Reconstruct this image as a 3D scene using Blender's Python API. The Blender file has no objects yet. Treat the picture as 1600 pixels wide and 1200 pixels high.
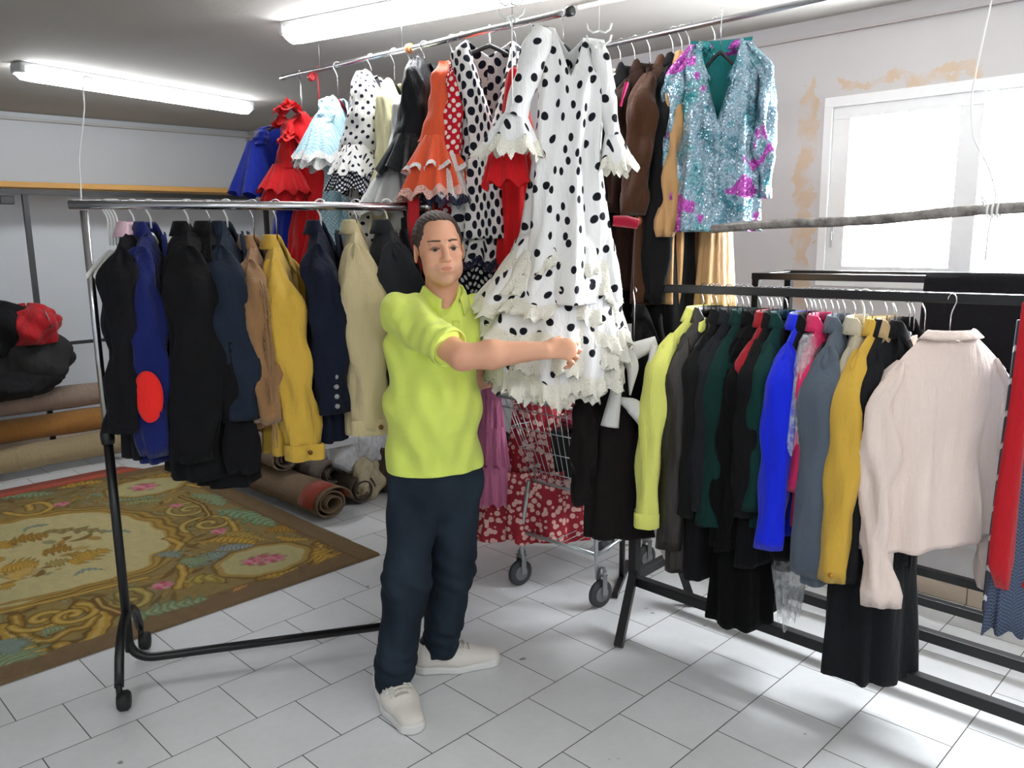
import bpy, math, random
import numpy as np
from math import sin, cos, pi, radians, sqrt
from mathutils import Vector, Matrix
S = bpy.context.scene
COL = S.collection
random.seed(7)
RNG = np.random.default_rng(7)

# ---------------------------------------------------------------- camera geometry (metres; X along the far wall, Y along the window wall)
F, PITCH, ROLL, YAW, CH = 1280.0, .1820, -.0125, radians(45.1), 1.65
_f = np.array([0, cos(PITCH), -sin(PITCH)]); _r = np.array([1., 0, 0]); _u = np.cross(_r, _f)
_r, _u = _r*cos(ROLL)+_u*sin(ROLL), -_r*sin(ROLL)+_u*cos(ROLL)
_B = np.array([[sin(YAW), cos(YAW), 0], [-cos(YAW), sin(YAW), 0], [0, 0, 1]])
RT, UP, FW = _B@_r, _B@_u, _B@_f
CP = np.array([0, 0, CH])
XR = np.array([sin(YAW), -cos(YAW), 0]); YF = np.array([cos(YAW), sin(YAW), 0])   # right of / away from the viewer
ANG = math.atan2(XR[1], XR[0])
def ray(x, y): return (x-800)/F*RT-(y-600)/F*UP+FW
def ground(x, y, z=0):
    d = ray(x, y); return CP+(z-CH)/d[2]*d
def onX(x, y, X): d = ray(x, y); return CP+X/d[0]*d
def onY(x, y, Y): d = ray(x, y); return CP+Y/d[1]*d
def dep(x, y, D):
    """point at horizontal distance D in front of the viewer"""
    d = ray(x, y); return CP+D/(d@YF)*d
def z_at(p, py):
    """height above plan point p that is seen at row py"""
    lo, hi = -1., 4.
    for _ in range(40):
        m = (lo+hi)/2; q = np.array([p[0], p[1], m])-CP
        y = 600-F*(q@UP)/(q@FW)
        if y > py: lo = m
        else: hi = m
    return lo

# ---------------------------------------------------------------- materials
def lin(c):
    out = []
    for v in c[:3]:
        v = v/255.
        out.append(v/12.92 if v <= .04045 else ((v+.055)/1.055)**2.4)
    return tuple(out)+(1.,)
class NT:
    def __init__(s, name):
        s.m = bpy.data.materials.new(name); s.m.use_nodes = True
        s.t = s.m.node_tree; s.n = s.t.nodes; s.l = s.t.links
        s.b = s.n['Principled BSDF']; s.out = s.n['Material Output']
    def node(s, k, **kw):
        n = s.n.new(k)
        for a, v in kw.items():
            if a in n.inputs: n.inputs[a].default_value = v
            else: setattr(n, a, v)
        return n
    def link(s, a, b): s.l.new(a, b)
    def math(s, op, a, b=None, c=None, clamp=False):
        n = s.n.new('ShaderNodeMath'); n.operation = op; n.use_clamp = clamp
        for i, v in enumerate((a, b, c)):
            if v is None: continue
            if isinstance(v, (int, float)): n.inputs[i].default_value = v
            else: s.l.new(v, n.inputs[i])
        return n.outputs[0]
    def mix(s, fac, a, b):
        n = s.n.new('ShaderNodeMix'); n.data_type = 'RGBA'
        for i, v in ((0, fac), (6, a), (7, b)):
            if isinstance(v, (int, float, tuple)): n.inputs[i].default_value = v
            else: s.l.new(v, n.inputs[i])
        return n.outputs[2]
    def ramp(s, fac, *st):
        n = s.n.new('ShaderNodeValToRGB'); s.l.new(fac, n.inputs[0]); e = n.color_ramp.elements
        while len(e) < len(st): e.new(.5)
        for k, (p, c) in enumerate(st):
            e[k].position = p; e[k].color = c if isinstance(c, tuple) else (c, c, c, 1)
        return n.outputs[0]
    def coord(s, kind='Object'): return s.n.new('ShaderNodeTexCoord').outputs[kind]
    def noise(s, vec, scale, detail=3, rough=.5, col=False):
        n = s.node('ShaderNodeTexNoise', Scale=scale, Detail=detail, Roughness=rough); s.l.new(vec, n.inputs['Vector'])
        return n.outputs['Color' if col else 'Fac']
    def bump(s, h, st=.3, dist=.01):
        n = s.node('ShaderNodeBump', Strength=st, Distance=dist); s.l.new(h, n.inputs['Height']); s.l.new(n.outputs[0], s.b.inputs['Normal'])
MATS = {}
def plain(name, rgb, rough=.6, metal=0., spec=.5):
    if name in MATS: return MATS[name]
    t = NT(name); t.b.inputs['Base Color'].default_value = lin(rgb); t.b.inputs['Roughness'].default_value = rough
    t.b.inputs['Metallic'].default_value = metal; t.b.inputs['Specular IOR Level'].default_value = spec
    n = t.noise(t.coord(), 25, 3); t.link(t.mix(t.math('MULTIPLY', n, .25), lin(rgb), tuple(v*.75 for v in lin(rgb)[:3])+(1,)), t.b.inputs['Base Color'])
    MATS[name] = t.m; return t.m
def cloth(name, rgb, rough=.9, weave=900, sheen=.15, fold=.5, spec=.2, var=.12):
    if name in MATS: return MATS[name]
    t = NT(name); c = t.coord()
    n = t.noise(c, 6, 4); c0 = lin(rgb)
    t.link(t.mix(t.math('MULTIPLY', n, var*2), c0, tuple(v*.7 for v in c0[:3])+(1,)), t.b.inputs['Base Color'])
    t.b.inputs['Roughness'].default_value = rough; t.b.inputs['Specular IOR Level'].default_value = spec
    t.b.inputs['Sheen Weight'].default_value = sheen if max(rgb) > 60 else sheen*.15
    mp = t.node('ShaderNodeMapping'); mp.inputs['Scale'].default_value = (9, 9, 2.2); t.link(c, mp.inputs[0])
    f = t.noise(mp.outputs[0], 1.6, 5, .6); w = t.noise(c, weave*.3, 2)
    t.bump(t.math('ADD', f, t.math('MULTIPLY', w, .06)), fold, .035)
    MATS[name] = t.m; return t.m
def dots(name, base, dot, step=.05, size=.3, rnd=.15, rough=.8, fold=.45):
    """round dots set out on a staggered grid over the cloth's own UV in metres"""
    if name in MATS: return MATS[name]
    t = NT(name); uv = t.coord('UV')
    mp = t.node('ShaderNodeMapping'); mp.inputs['Rotation'].default_value = (0, 0, radians(41)); t.link(uv, mp.inputs[0])
    v = t.node('ShaderNodeTexVoronoi', Scale=1/step, Randomness=rnd); v.voronoi_dimensions = '2D'; t.link(mp.outputs[0], v.inputs['Vector'])
    m = t.ramp(v.outputs['Distance'], (size, 1.), (size+.03, 0.))
    t.link(t.mix(m, lin(base), lin(dot)), t.b.inputs['Base Color'])
    t.b.inputs['Roughness'].default_value = rough; t.b.inputs['Specular IOR Level'].default_value = .2
    mp2 = t.node('ShaderNodeMapping'); mp2.inputs['Scale'].default_value = (9, 9, 2.2); t.link(t.coord(), mp2.inputs[0])
    t.bump(t.noise(mp2.outputs[0], 1.6, 5, .6), fold, .035)
    MATS[name] = t.m; return t.m
def lace(name, rgb, scale=70, hole=.3, rough=.9):
    if name in MATS: return MATS[name]
    t = NT(name); uv = t.coord('UV')
    v = t.node('ShaderNodeTexVoronoi', Scale=scale, Randomness=.6); v.voronoi_dimensions = '2D'; t.link(uv, v.inputs['Vector'])
    t.link(t.ramp(v.outputs['Distance'], (hole-.06, 0.), (hole, 1.)), t.b.inputs['Alpha'])
    n = t.noise(uv, 60, 3); c0 = lin(rgb)
    t.link(t.mix(n, c0, tuple(x*.86 for x in c0[:3])+(1,)), t.b.inputs['Base Color'])
    t.b.inputs['Roughness'].default_value = rough; t.bump(v.outputs['Distance'], .4, .006)
    MATS[name] = t.m; return t.m
def glow(name, rgb, st):
    t = NT(name); t.b.inputs['Base Color'].default_value = lin(rgb)
    t.b.inputs['Emission Color'].default_value = lin(rgb); t.b.inputs['Emission Strength'].default_value = st; return t.m
def film(name, rgb=(225, 228, 232), tr=.55):
    """thin clear plastic"""
    if name in MATS: return MATS[name]
    t = NT(name); t.b.inputs['Base Color'].default_value = lin(rgb); t.b.inputs['Roughness'].default_value = .12
    t.b.inputs['Specular IOR Level'].default_value = 1.; t.b.inputs['Alpha'].default_value = 1-tr
    n = t.noise(t.coord(), 22, 5, .7); t.bump(n, .9, .03)
    t.link(t.ramp(n, (.35, 1-tr-.1), (.65, min(1., 1-tr+.25))), t.b.inputs['Alpha'])
    MATS[name] = t.m; return t.m

# ---------------------------------------------------------------- meshes
class MB:
    def __init__(s): s.v = []; s.f = []; s.uv = []; s.mi = []; s.n = 0
    def add(s, V, Fc, UV=None, mi=0):
        s.v.append(np.asarray(V, float).reshape(-1, 3)); o = s.n; s.n += len(s.v[-1])
        UVl = UV
        for k, f in enumerate(Fc):
            s.f.append(tuple(i+o for i in f)); s.mi.append(mi)
            s.uv.append(UVl[k] if UVl is not None else [(0, 0)]*len(f))
        return s
    def grid(s, P, closed=True, UV=None, cap0=False, cap1=False, mi=0):
        """P: rows x cols x 3"""
        P = np.asarray(P, float); R, C = P.shape[:2]
        if UV is None:
            ext = np.concatenate([P, P[:, :1]], 1) if closed else P
            du = np.linalg.norm(np.diff(ext, axis=1), axis=2); u = np.concatenate([np.zeros((R, 1)), np.cumsum(du, 1)], 1); fr = (u/(u[:, -1:]+1e-9)).mean(0); u = (fr-fr[C//2])[None]*u[:, -1:]
            dv = np.linalg.norm(np.diff(ext, axis=0), axis=2); v = np.concatenate([np.zeros((1, dv.shape[1])), np.cumsum(dv, 0)], 0); v = v-v[-1:]
            UV = np.stack([u, -v], -1)
        fs, us = [], []
        nc = C if closed else C-1
        for i in range(R-1):
            for j in range(nc):
                j2 = (j+1) % C
                fs.append((i*C+j, (i+1)*C+j, (i+1)*C+j2, i*C+j2)); us.append([tuple(UV[i, j]), tuple(UV[i+1, j]), tuple(UV[i+1, j+1]), tuple(UV[i, j+1])])
        if cap0: fs.append(tuple(range(C))); us.append([(0, 0)]*C)
        if cap1: fs.append(tuple(reversed(range((R-1)*C, R*C)))); us.append([(0, 0)]*C)
        return s.add(P.reshape(-1, 3), fs, us, mi)
    def box(s, c, d, rot=0., mi=0):
        x, y, z = [v/2 for v in d]
        V = np.array([(a, b, e) for a in (-x, x) for b in (-y, y) for e in (-z, z)])
        if rot: V = V@np.array([[cos(rot), sin(rot), 0], [-sin(rot), cos(rot), 0], [0, 0, 1]])
        return s.add(V+np.array(c), [(0, 1, 3, 2), (4, 6, 7, 5), (0, 4, 5, 1), (2, 3, 7, 6), (0, 2, 6, 4), (1, 5, 7, 3)], mi=mi)
    def tube(s, pts, r, seg=10, sq=None, cap=True, mi=0, closed=False):
        pts = np.asarray(pts, float); n = len(pts); r = np.broadcast_to(np.asarray(r, float), (n,)) if np.ndim(r) <= 1 else r
        T = np.gradient(pts, axis=0) if n > 2 else np.repeat((pts[1:]-pts[:1]), 2, 0)
        T /= np.linalg.norm(T, axis=1)[:, None]+1e-12
        a = np.array([0, 0, 1.]) if abs(T[0][2]) < .9 else np.array([1., 0, 0])
        rows = []
        N = np.cross(T[0], a); N /= np.linalg.norm(N)
        for i in range(n):
            N = N-T[i]*(N@T[i]); N /= np.linalg.norm(N)+1e-12; Bn = np.cross(T[i], N)
            th = np.linspace(0, 2*pi, seg, endpoint=False)+(pi/4 if seg == 4 else 0)
            rr = r[i]
            rows.append(pts[i]+rr*(np.cos(th)[:, None]*N+np.sin(th)[:, None]*Bn)*(1.414 if seg == 4 else 1))
        return s.grid(rows, True, cap0=cap, cap1=cap, mi=mi)
    def bar(s, a, b, w, h=None):
        """square section bar from a to b, sides kept level"""
        a = np.array(a, float); b = np.array(b, float); t = b-a; L = np.linalg.norm(t); t /= L; h = h or w
        up = np.array([0, 0, 1.]) if abs(t[2]) < .95 else np.array([1., 0, 0])
        n = np.cross(t, up); n /= np.linalg.norm(n); u = np.cross(n, t)
        V = [p+n*w/2*i+u*h/2*j for p in (a, b) for i in (-1, 1) for j in (-1, 1)]
        return s.add(V, [(0, 1, 3, 2), (4, 6, 7, 5), (0, 4, 5, 1), (2, 3, 7, 6), (0, 2, 6, 4), (1, 5, 7, 3)])
    def sphere(s, c, r, nu=16, nv=10, mi=0):
        r = np.broadcast_to(np.asarray(r, float), (3,)); th = np.linspace(0, 2*pi, nu, endpoint=False); ph = np.linspace(.001, pi-.001, nv)
        P = [[(c[0]+r[0]*sin(p)*cos(t), c[1]+r[1]*sin(p)*sin(t), c[2]+r[2]*cos(p)) for t in th] for p in ph]
        return s.grid(P, True, mi=mi)
    def lathe(s, prof, c=(0, 0, 0), axis='z', seg=24):
        th = np.linspace(0, 2*pi, seg, endpoint=False); rows = []
        for r, h in prof:
            q = [(r*cos(t), r*sin(t), h) for t in th]
            if axis == 'x': q = [(z, x, y) for x, y, z in q]
            if axis == 'y': q = [(y, z, x) for x, y, z in q]
            rows.append(np.array(q)+np.array(c))
        return s.grid(rows, True, cap0=True, cap1=True)
    def xf(s, M):
        M = np.array(M)
        s.v = [v@M[:3, :3].T+M[:3, 3] for v in s.v]; return s
    def build(s, name, mat, parent=None, smooth=True, bevel=0, solid=0, sub=0):
        me = bpy.data.meshes.new(name); V = np.concatenate(s.v) if s.v else np.zeros((0, 3))
        me.from_pydata(V.tolist(), [], s.f)
        ul = me.uv_layers.new(name='UVMap'); ul.data.foreach_set('uv', np.array([c for f in s.uv for c in f], dtype=np.float32).ravel())
        for m in (mat if isinstance(mat, (list, tuple)) else [mat]): me.materials.append(m)
        if any(s.mi): me.polygons.foreach_set('material_index', s.mi)
        if smooth: me.polygons.foreach_set('use_smooth', [True]*len(s.f))
        me.update()
        o = bpy.data.objects.new(name, me); COL.objects.link(o)
        if parent is not None: o.parent = parent
        if solid:
            md = o.modifiers.new('solid', 'SOLIDIFY'); md.thickness = solid; md.offset = -1
        if bevel:
            md = o.modifiers.new('bevel', 'BEVEL'); md.width = bevel; md.segments = 2; md.limit_method = 'ANGLE'
        if sub:
            md = o.modifiers.new('sub', 'SUBSURF'); md.levels = sub; md.render_levels = sub
        return o
def arr_mesh(name, V, Fq, mat, parent=None, mi=None):
    me = bpy.data.meshes.new(name); me.from_pydata(np.asarray(V).tolist(), [], np.asarray(Fq).tolist())
    for m in (mat if isinstance(mat, (list, tuple)) else [mat]): me.materials.append(m)
    if mi is not None: me.polygons.foreach_set('material_index', np.asarray(mi, dtype=np.int32))
    me.polygons.foreach_set('use_smooth', [True]*len(me.polygons)); me.update()
    o = bpy.data.objects.new(name, me); COL.objects.link(o)
    if parent is not None: o.parent = parent
    return o
def tag(o, label=None, cat=None, group=None, kind=None):
    if label: o['label'] = label
    if cat: o['category'] = cat
    if group: o['group'] = group
    if kind: o['kind'] = kind
    return o
def empty(name, loc=(0, 0, 0), rz=0., label=None, cat=None, group=None):
    o = bpy.data.objects.new(name, None); o.empty_display_size = .1; COL.objects.link(o)
    o.location = tuple(float(v) for v in loc); o.rotation_euler = (0, 0, float(rz)); return tag(o, label, cat, group)
def struct(name, mb, mat, parent=None, **k):
    o = mb.build(name, mat, parent, **k)
    if parent is None: o['kind'] = 'structure'
    return o
def sm(a, b, x):
    t = np.clip((x-a)/(b-a), 0, 1); return t*t*(3-2*t)
# ================================================================= SETTING
XW, YW, ZC = 3.83, 7.25, 2.60
X0, Y0 = -3.0, -3.0
t = NT('floor_tile'); c = t.coord('Object')
# running-bond square tiles, rows along X
mp = t.node('ShaderNodeMapping'); mp.inputs['Location'].default_value = (-1.195+.2975*10, -2.18+.2965*20, 0); t.link(c, mp.inputs[0])
br = t.node('ShaderNodeTexBrick', Scale=1.0); br.inputs['Brick Width'].default_value = .2975; br.inputs['Row Height'].default_value = .2965
br.inputs['Mortar Size'].default_value = .0022; br.inputs['Mortar Smooth'].default_value = .3; br.offset = .5; br.offset_frequency = 2
br.inputs['Color1'].default_value = lin((230, 231, 233)); br.inputs['Color2'].default_value = lin((221, 223, 225)); br.inputs['Mortar'].default_value = lin((74, 72, 68))
t.link(mp.outputs[0], br.inputs['Vector'])
n1 = t.noise(c, 1.7, 5, .6); n2 = t.noise(c, 38, 3); n3 = t.noise(c, 7.3, 2)
spot = t.ramp(n3, (.735, 0.), (.745, 1.))
base = t.mix(t.ramp(n1, (.35, 0.), (.8, .3)), br.outputs['Color'], lin((150, 146, 138)))
base = t.mix(t.math('MULTIPLY', n2, .12), base, lin((120, 118, 112)))
base = t.mix(t.math('MULTIPLY', spot, .7), base, lin((84, 72, 62)))
t.link(base, t.b.inputs['Base Color']); t.b.inputs['Roughness'].default_value = .38; t.b.inputs['Specular IOR Level'].default_value = .35
t.bump(t.math('SUBTRACT', 1., br.outputs['Fac']), .35, .003)
FLOORM = t.m
struct('floor', MB().box(((X0+XW+.2)/2, (Y0+YW+.2)/2, -.05), (XW-X0+.4, YW-Y0+.4, .1)), FLOORM, smooth=False)

def plaster(name, rgb, stain=None):
    t = NT(name); c = t.coord('Object'); n = t.noise(c, 2.2, 5, .6); n2 = t.noise(c, 30, 4)
    col = t.mix(t.math('MULTIPLY', n, .35), lin(rgb), tuple(v*.82 for v in lin(rgb)[:3])+(1,))
    if stain: col = stain(t, c, col)
    t.link(col, t.b.inputs['Base Color']); t.b.inputs['Roughness'].default_value = .85
    t.bump(t.math('ADD', n2, t.math('MULTIPLY', n, 2.)), .12, .01); return t.m
ceil_m = plaster('ceiling_paint', (186, 184, 178))
wall_m = plaster('wall_paint', (212, 216, 220))
def ring_stain(t, c, col):
    """bare plaster patches left round the window where the paint was chipped off"""
    s = t.node('ShaderNodeSeparateXYZ'); t.link(c, s.inputs[0]); y, z = s.outputs[1], s.outputs[2]
    mp = t.node('ShaderNodeMapping'); mp.inputs['Scale'].default_value = (1, 1, 1); t.link(c, mp.inputs[0])
    n = t.noise(mp.outputs[0], 9, 5, .65); e = t.math('MULTIPLY', t.math('SUBTRACT', n, .5), .22)
    yy = t.math('ADD', y, e); zz = t.math('ADD', z, e)
    a = t.math('MULTIPLY', t.math('GREATER_THAN', yy, 1.80), t.math('LESS_THAN', yy, 1.885))
    a = t.math('MULTIPLY', a, t.math('MULTIPLY', t.math('LESS_THAN', zz, 2.33), t.math('GREATER_THAN', zz, 1.0)))
    b = t.math('MULTIPLY', t.math('GREATER_THAN', zz, 2.265), t.math('LESS_THAN', zz, 2.315))
    b = t.math('MULTIPLY', b, t.math('MULTIPLY', t.math('LESS_THAN', yy, 1.7), t.math('GREATER_THAN', yy, 1.13)))
    m = t.math('MULTIPLY', t.math('MAXIMUM', a, b), t.ramp(t.noise(c, 14, 4), (.36, .15), (.55, .85)))
    g = t.math('MULTIPLY', t.math('GREATER_THAN', zz, 2.52), .0)
    col = t.mix(m, col, lin((196, 172, 146)))
    low = t.math('MULTIPLY', t.math('LESS_THAN', t.math('ADD', z, t.math('MULTIPLY', e, 3.)), .3), t.ramp(t.noise(c, 5, 4), (.5, 0.), (.7, .45)))
    return t.mix(low, col, lin((176, 160, 140)))
wallr_m = plaster('window_wall_paint', (196, 194, 195), ring_stain)
struct('ceiling', MB().box(((X0+XW+.2)/2, (Y0+YW+.2)/2, ZC+.05), (XW-X0+.4, YW-Y0+.4, .1)), ceil_m, smooth=False)
struct('wall_left', MB().box(((X0+XW)/2, YW+.1, ZC/2), (XW-X0+.4, .2, ZC)), wall_m, smooth=False)
WY0, WY1, WZ0, WZ1 = -.35, 1.77, 1.385, 2.245
w = MB()
w.box((XW+.12, (WY1+YW)/2, ZC/2), (.24, YW-WY1, ZC)); w.box((XW+.12, (Y0+WY0)/2, ZC/2), (.24, WY0-Y0, ZC))
w.box((XW+.12, (WY0+WY1)/2, WZ0/2), (.24, WY1-WY0, WZ0)); w.box((XW+.12, (WY0+WY1)/2, (WZ1+ZC)/2), (.24, WY1-WY0, ZC-WZ1))
struct('wall_right', w, wallr_m, smooth=False)
struct('wall_back', MB().box((X0-.1, (Y0+YW)/2, ZC/2), (.2, YW-Y0, ZC)), wall_m, smooth=False)
struct('wall_front', MB().box(((X0+XW)/2, Y0-.1, ZC/2), (XW-X0, .2, ZC)), wall_m, smooth=False)
# tiled skirting along the window wall, and a painted cornice along the far wall
t = NT('skirting_tile'); c = t.coord('Object'); br = t.node('ShaderNodeTexBrick', Scale=1.0); br.offset = 0
br.inputs['Brick Width'].default_value = .33; br.inputs['Row Height'].default_value = 5.; br.inputs['Mortar Size'].default_value = .003
br.inputs['Color1'].default_value = lin((205, 188, 168)); br.inputs['Color2'].default_value = lin((198, 180, 160)); br.inputs['Mortar'].default_value = lin((120, 106, 92))
sx = t.node('ShaderNodeSeparateXYZ'); t.link(c, sx.inputs[0]); cx = t.node('ShaderNodeCombineXYZ'); t.link(sx.outputs[1], cx.inputs[0]); t.link(sx.outputs[2], cx.inputs[1]); t.link(cx.outputs[0], br.inputs['Vector'])
t.link(br.outputs['Color'], t.b.inputs['Base Color']); t.b.inputs['Roughness'].default_value = .4
struct('baseboard_right', MB().box((XW-.008, (Y0+YW)/2, .05), (.016, YW-Y0, .10)), t.m, smooth=False)
struct('baseboard_left', MB().box(((X0+XW)/2, YW-.008, .05), (XW-X0, .016, .10)), t.m, smooth=False)
struct('trim_1', MB().box(((X0+XW)/2, YW-.03, ZC-.05), (XW-X0, .06, .02)), plaster('trim_paint', (200, 200, 198)), smooth=False)
struct('trim_2', MB().box((XW-.012, (Y0+YW)/2, 2.525), (.024, YW-Y0, .012)), plaster('wall_strip', (186, 180, 180)), smooth=False)  # thin strip, slightly darker than the wall around it
# sliding window
alu = plain('white_aluminium', (232, 234, 236), .35); dk = plain('gasket', (60, 62, 66), .6)
wr = empty('window_1', (XW, (WY0+WY1)/2, WZ0)); wr['kind'] = 'structure'; wr.rotation_euler = (0, 0, 0)
def wl(mb): return mb.xf(Matrix.Translation((-XW, -(WY0+WY1)/2, -WZ0)))
f = MB(); d = .07
f.box((XW+.03, (WY0+WY1)/2, WZ1-.0225), (d, WY1-WY0, .045)); f.box((XW+.03, (WY0+WY1)/2, WZ0+.02), (d, WY1-WY0, .04))
for y in (WY1-.02, WY0+.02): f.box((XW+.03, y, (WZ0+WZ1)/2), (d, .04, WZ1-WZ0-.085))
wl(f).build('window_frame', alu, wr, smooth=False, bevel=.003)
a = MB(); sy = [(1.10, 1.73, .02), (.35, 1.185, .048), (-.33, .43, .02)]
for k, (ya, yb, dx) in enumerate(sy):
    g = MB(); z0, z1 = WZ0+.04, WZ1-.045; s = .055 if k == 0 else .045
    g.box((XW+dx, (ya+yb)/2, z1-s/2), (.024, yb-ya, s)); g.box((XW+dx, (ya+yb)/2, z0+s/2), (.024, yb-ya, s))
    g.box((XW+dx, ya+.045, (z0+z1)/2), (.024, .09, z1-z0-2*s)); g.box((XW+dx, yb-.04, (z0+z1)/2), (.024, .08, z1-z0-2*s))
    so = wl(g).build('sash', alu, wr, smooth=False, bevel=.002)
    q = MB().box((XW+dx, (ya+yb)/2, (z0+z1)/2), (.005, yb-ya-.17, z1-z0-2*s))
    gl = NT('window_glass'); gl.b.inputs['Roughness'].default_value = .02; gl.b.inputs['Base Color'].default_value = (.75, .8, .82, 1); gl.b.inputs['Alpha'].default_value = .08
    wl(q).build('pane', gl.m, so, smooth=False)
    wl(MB().box((XW+dx-.015, (1.705, 1.14, .39)[k], 1.62), (.008, .016, .11)).box((XW+dx-.02, (1.705, 1.14, .39)[k], 1.62), (.012, .008, .04))).build('latch', plain('latch_grey', (190, 192, 195), .4), so, smooth=False)
# bars of the grille outside the right-hand pane
g = MB()
for y in (1.07, .72, .37, .02): g.tube([(XW+.2, y, WZ0), (XW+.2, y, WZ1)], .009, 8)
for z in (1.5, 2.09): g.tube([(XW+.2, WY0, z), (XW+.2, 1.12, z)], .009, 8)
wl(g).build('window_grille', plain('grille_white', (215, 215, 215), .5), wr)
def lamp(name, a, b, label, power, group=None):
    a = np.array(a); b = np.array(b); L = np.linalg.norm(b-a); r = empty(name, (a+b)/2, math.atan2(b[1]-a[1], b[0]-a[0]), label, 'ceiling light', group)
    MB().box((0, 0, -.02), (L, .10, .04)).build('housing', plain('lamp_housing', (205, 206, 206), .5), r, smooth=False, bevel=.008)
    P = []
    for x, s in ((-L/2+.0, .55), (-L/2+.03, .95), (-L/2+.07, 1), (L/2-.07, 1), (L/2-.03, .95), (L/2, .55)):
        P.append([(x, .055*s*cos(t), -.04-.055*s*sin(t)*.95) for t in np.linspace(0, pi, 14)])
    MB().grid(P, closed=False).build('diffuser', glow('tube_light', (250, 252, 255), power), r)
    for x in (-L/2+.012, L/2-.012): MB().box((x, 0, -.035), (.03, .108, .05)).build('end_cap', plain('lamp_housing', (205, 206, 206), .5), r, smooth=False, bevel=.01)
    return r
LP = 15.
lamp('strip_light', (1.42, 5.22, ZC), (3.02, 5.66, ZC), 'lit fluorescent strip light on the ceiling near the far left wall', LP)
lamp('strip_light', (2.09, 3.52, ZC), (2.46, 2.02, ZC), 'lit fluorescent strip light above the polka dot dresses, larger and nearer one', LP)
lamp('strip_light', (-1.6, 1.2, ZC), (-.2, -.6, ZC), 'added unseen strip light behind the viewer that brightens the room', LP)  # out of view, added to brighten the room from behind
lamp('strip_light', (.6, -.4, ZC), (1.9, -1.8, ZC), 'added unseen strip light to the right of the viewer for fill', LP)  # second added lamp out of view, extra fill from the right
a = onX(905, 12, 2.6); 
g = MB().tube([ground(905, 12, ZC-.012), ground(1010, -12, ZC-.012)], .012, 8); tag(g.build('cable_conduit', plain('conduit', (214, 212, 206), .6)), 'pale cable conduit running along the ceiling above the coats', 'conduit')
# cord drops
wh = plain('white_cord', (236, 236, 232), .6)
def cord(pts, label, r=.0022, m=wh, name='hanging_string'):
    P = np.array(pts, float); n = 40; t = np.linspace(0, len(P)-1, n); Q = np.stack([np.interp(t, range(len(P)), P[:, k]) for k in range(3)], 1)
    for _ in range(3): Q[1:-1] = (Q[:-2]+2*Q[1:-1]+Q[2:])/4
    return tag(MB().tube(Q, r, 6).build(name, m), label, 'cord')
# ================================================================= CLOTHES
BLACKPL = plain('black_plastic', (22, 22, 24), .45); CHROME = plain('chrome', (205, 205, 208), .22, 1.); WHPL = plain('white_plastic', (232, 232, 228), .5)
WOOD = plain('hanger_wood', (170, 112, 62), .5); REDPL = plain('red_plastic', (165, 22, 30), .45)
def hanger(loc, rz, label, mat=BLACKPL, w=.19, group=None, hookmat=None, drop=.105, tilt=0.):
    """a clothes hanger: wire hook over the rail, sloping shoulder bar below it"""
    r = empty('clothes_hanger', loc, rz, label, 'hanger', group)
    a = np.linspace(-.25*pi, pi, 12); R = .019
    hk = [(0, R*cos(t), R*sin(t)-.003) for t in a]
    hk = hk[::-1]; hk += [(0, .004, -.035), (0, 0, -.05), (0, 0, -drop+.0)]
    MB().tube(hk, .0022 if hookmat is None else .0035, 6).build('hook', hookmat or CHROME, r)
    x = np.linspace(-1, 1, 17); z = -drop-.022-.075*np.abs(x)**1.2
    P = [[(xx*w, .009*sin(t)*(1-.3*abs(xx)), zz+.009*cos(t)) for t in np.linspace(0, 2*pi, 8, endpoint=False)] for xx, zz in zip(x, z)]
    MB().grid(P, True, cap0=True, cap1=True).build('shoulder_bar', mat, r)
    return r
def body_grid(w, lv, nw=.07, fd=.16, bd=.02, zn=-.10, slope=.06, nth=72, nr=44, fold=.012, seed=0, kf=9, openw=0., top_w=None):
    """garment body: shoulder seam and neckline on top, closed elliptical sections below. lv = (z, half width, half depth[, x shift])"""
    rg = np.random.default_rng(seed); ph = rg.uniform(0, 6.28, 6)
    lv = [tuple(l)+(0,)*(4-len(l)) for l in lv]; Z = np.array([l[0] for l in lv]); 
    th = np.linspace(0, 2*pi, nth, endpoint=False)+pi/2     # seam at the back centre (+y)
    c, s = np.cos(th), np.sin(th)
    tw = top_w or w
    xt = tw*np.sign(c)*np.abs(c)**.9; ax = np.abs(xt); front = s < 0
    u = np.clip(1-ax/nw, 0, 1)
    zt = np.where(ax < nw, zn-np.where(front, fd, bd)*u**(.9), zn-slope*((ax-nw)/(tw-nw))**1.2)
    yt = np.where(ax < nw, np.where(front, -1, 1)*.045*u**.5, 0)
    rows = []; zb = lv[-1][0]
    for i in range(nr):
        t = i/(nr-1)
        z = zt+(zb-zt)*t
        W = np.interp(-z, -Z, [l[1] for l in lv]); Dp = np.interp(-z, -Z, [l[2] for l in lv]); xs = np.interp(-z, -Z, [l[3] for l in lv])
        k = np.clip((zt-z)/.09, 0, 1)**.5
        xf_ = W*np.sign(c)*np.abs(c)**.85; yf = Dp*np.sign(s)*np.abs(s)**.8
        x = xt+(xf_-xt)*k; y = yt+(yf-yt)*k
        g = sm(.12, .9, (zn-z)/max(.2, (zn-zb)))
        a = fold*(.25+g)*k
        dz = .9*(z-zn)
        f = np.sin(kf*th+ph[0]+2*dz)*.6+np.sin((kf*2-3)*th+ph[1]-dz*3)*.3+np.sin(3*th+ph[2]+dz*5)*.5
        y = y+a*f*np.where(s >= 0, 1, -1)*np.abs(s)**.5; x = x+a*f*c+xs
        rows.append(np.stack([x, y, z], 1))
    return np.array(rows)
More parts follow.
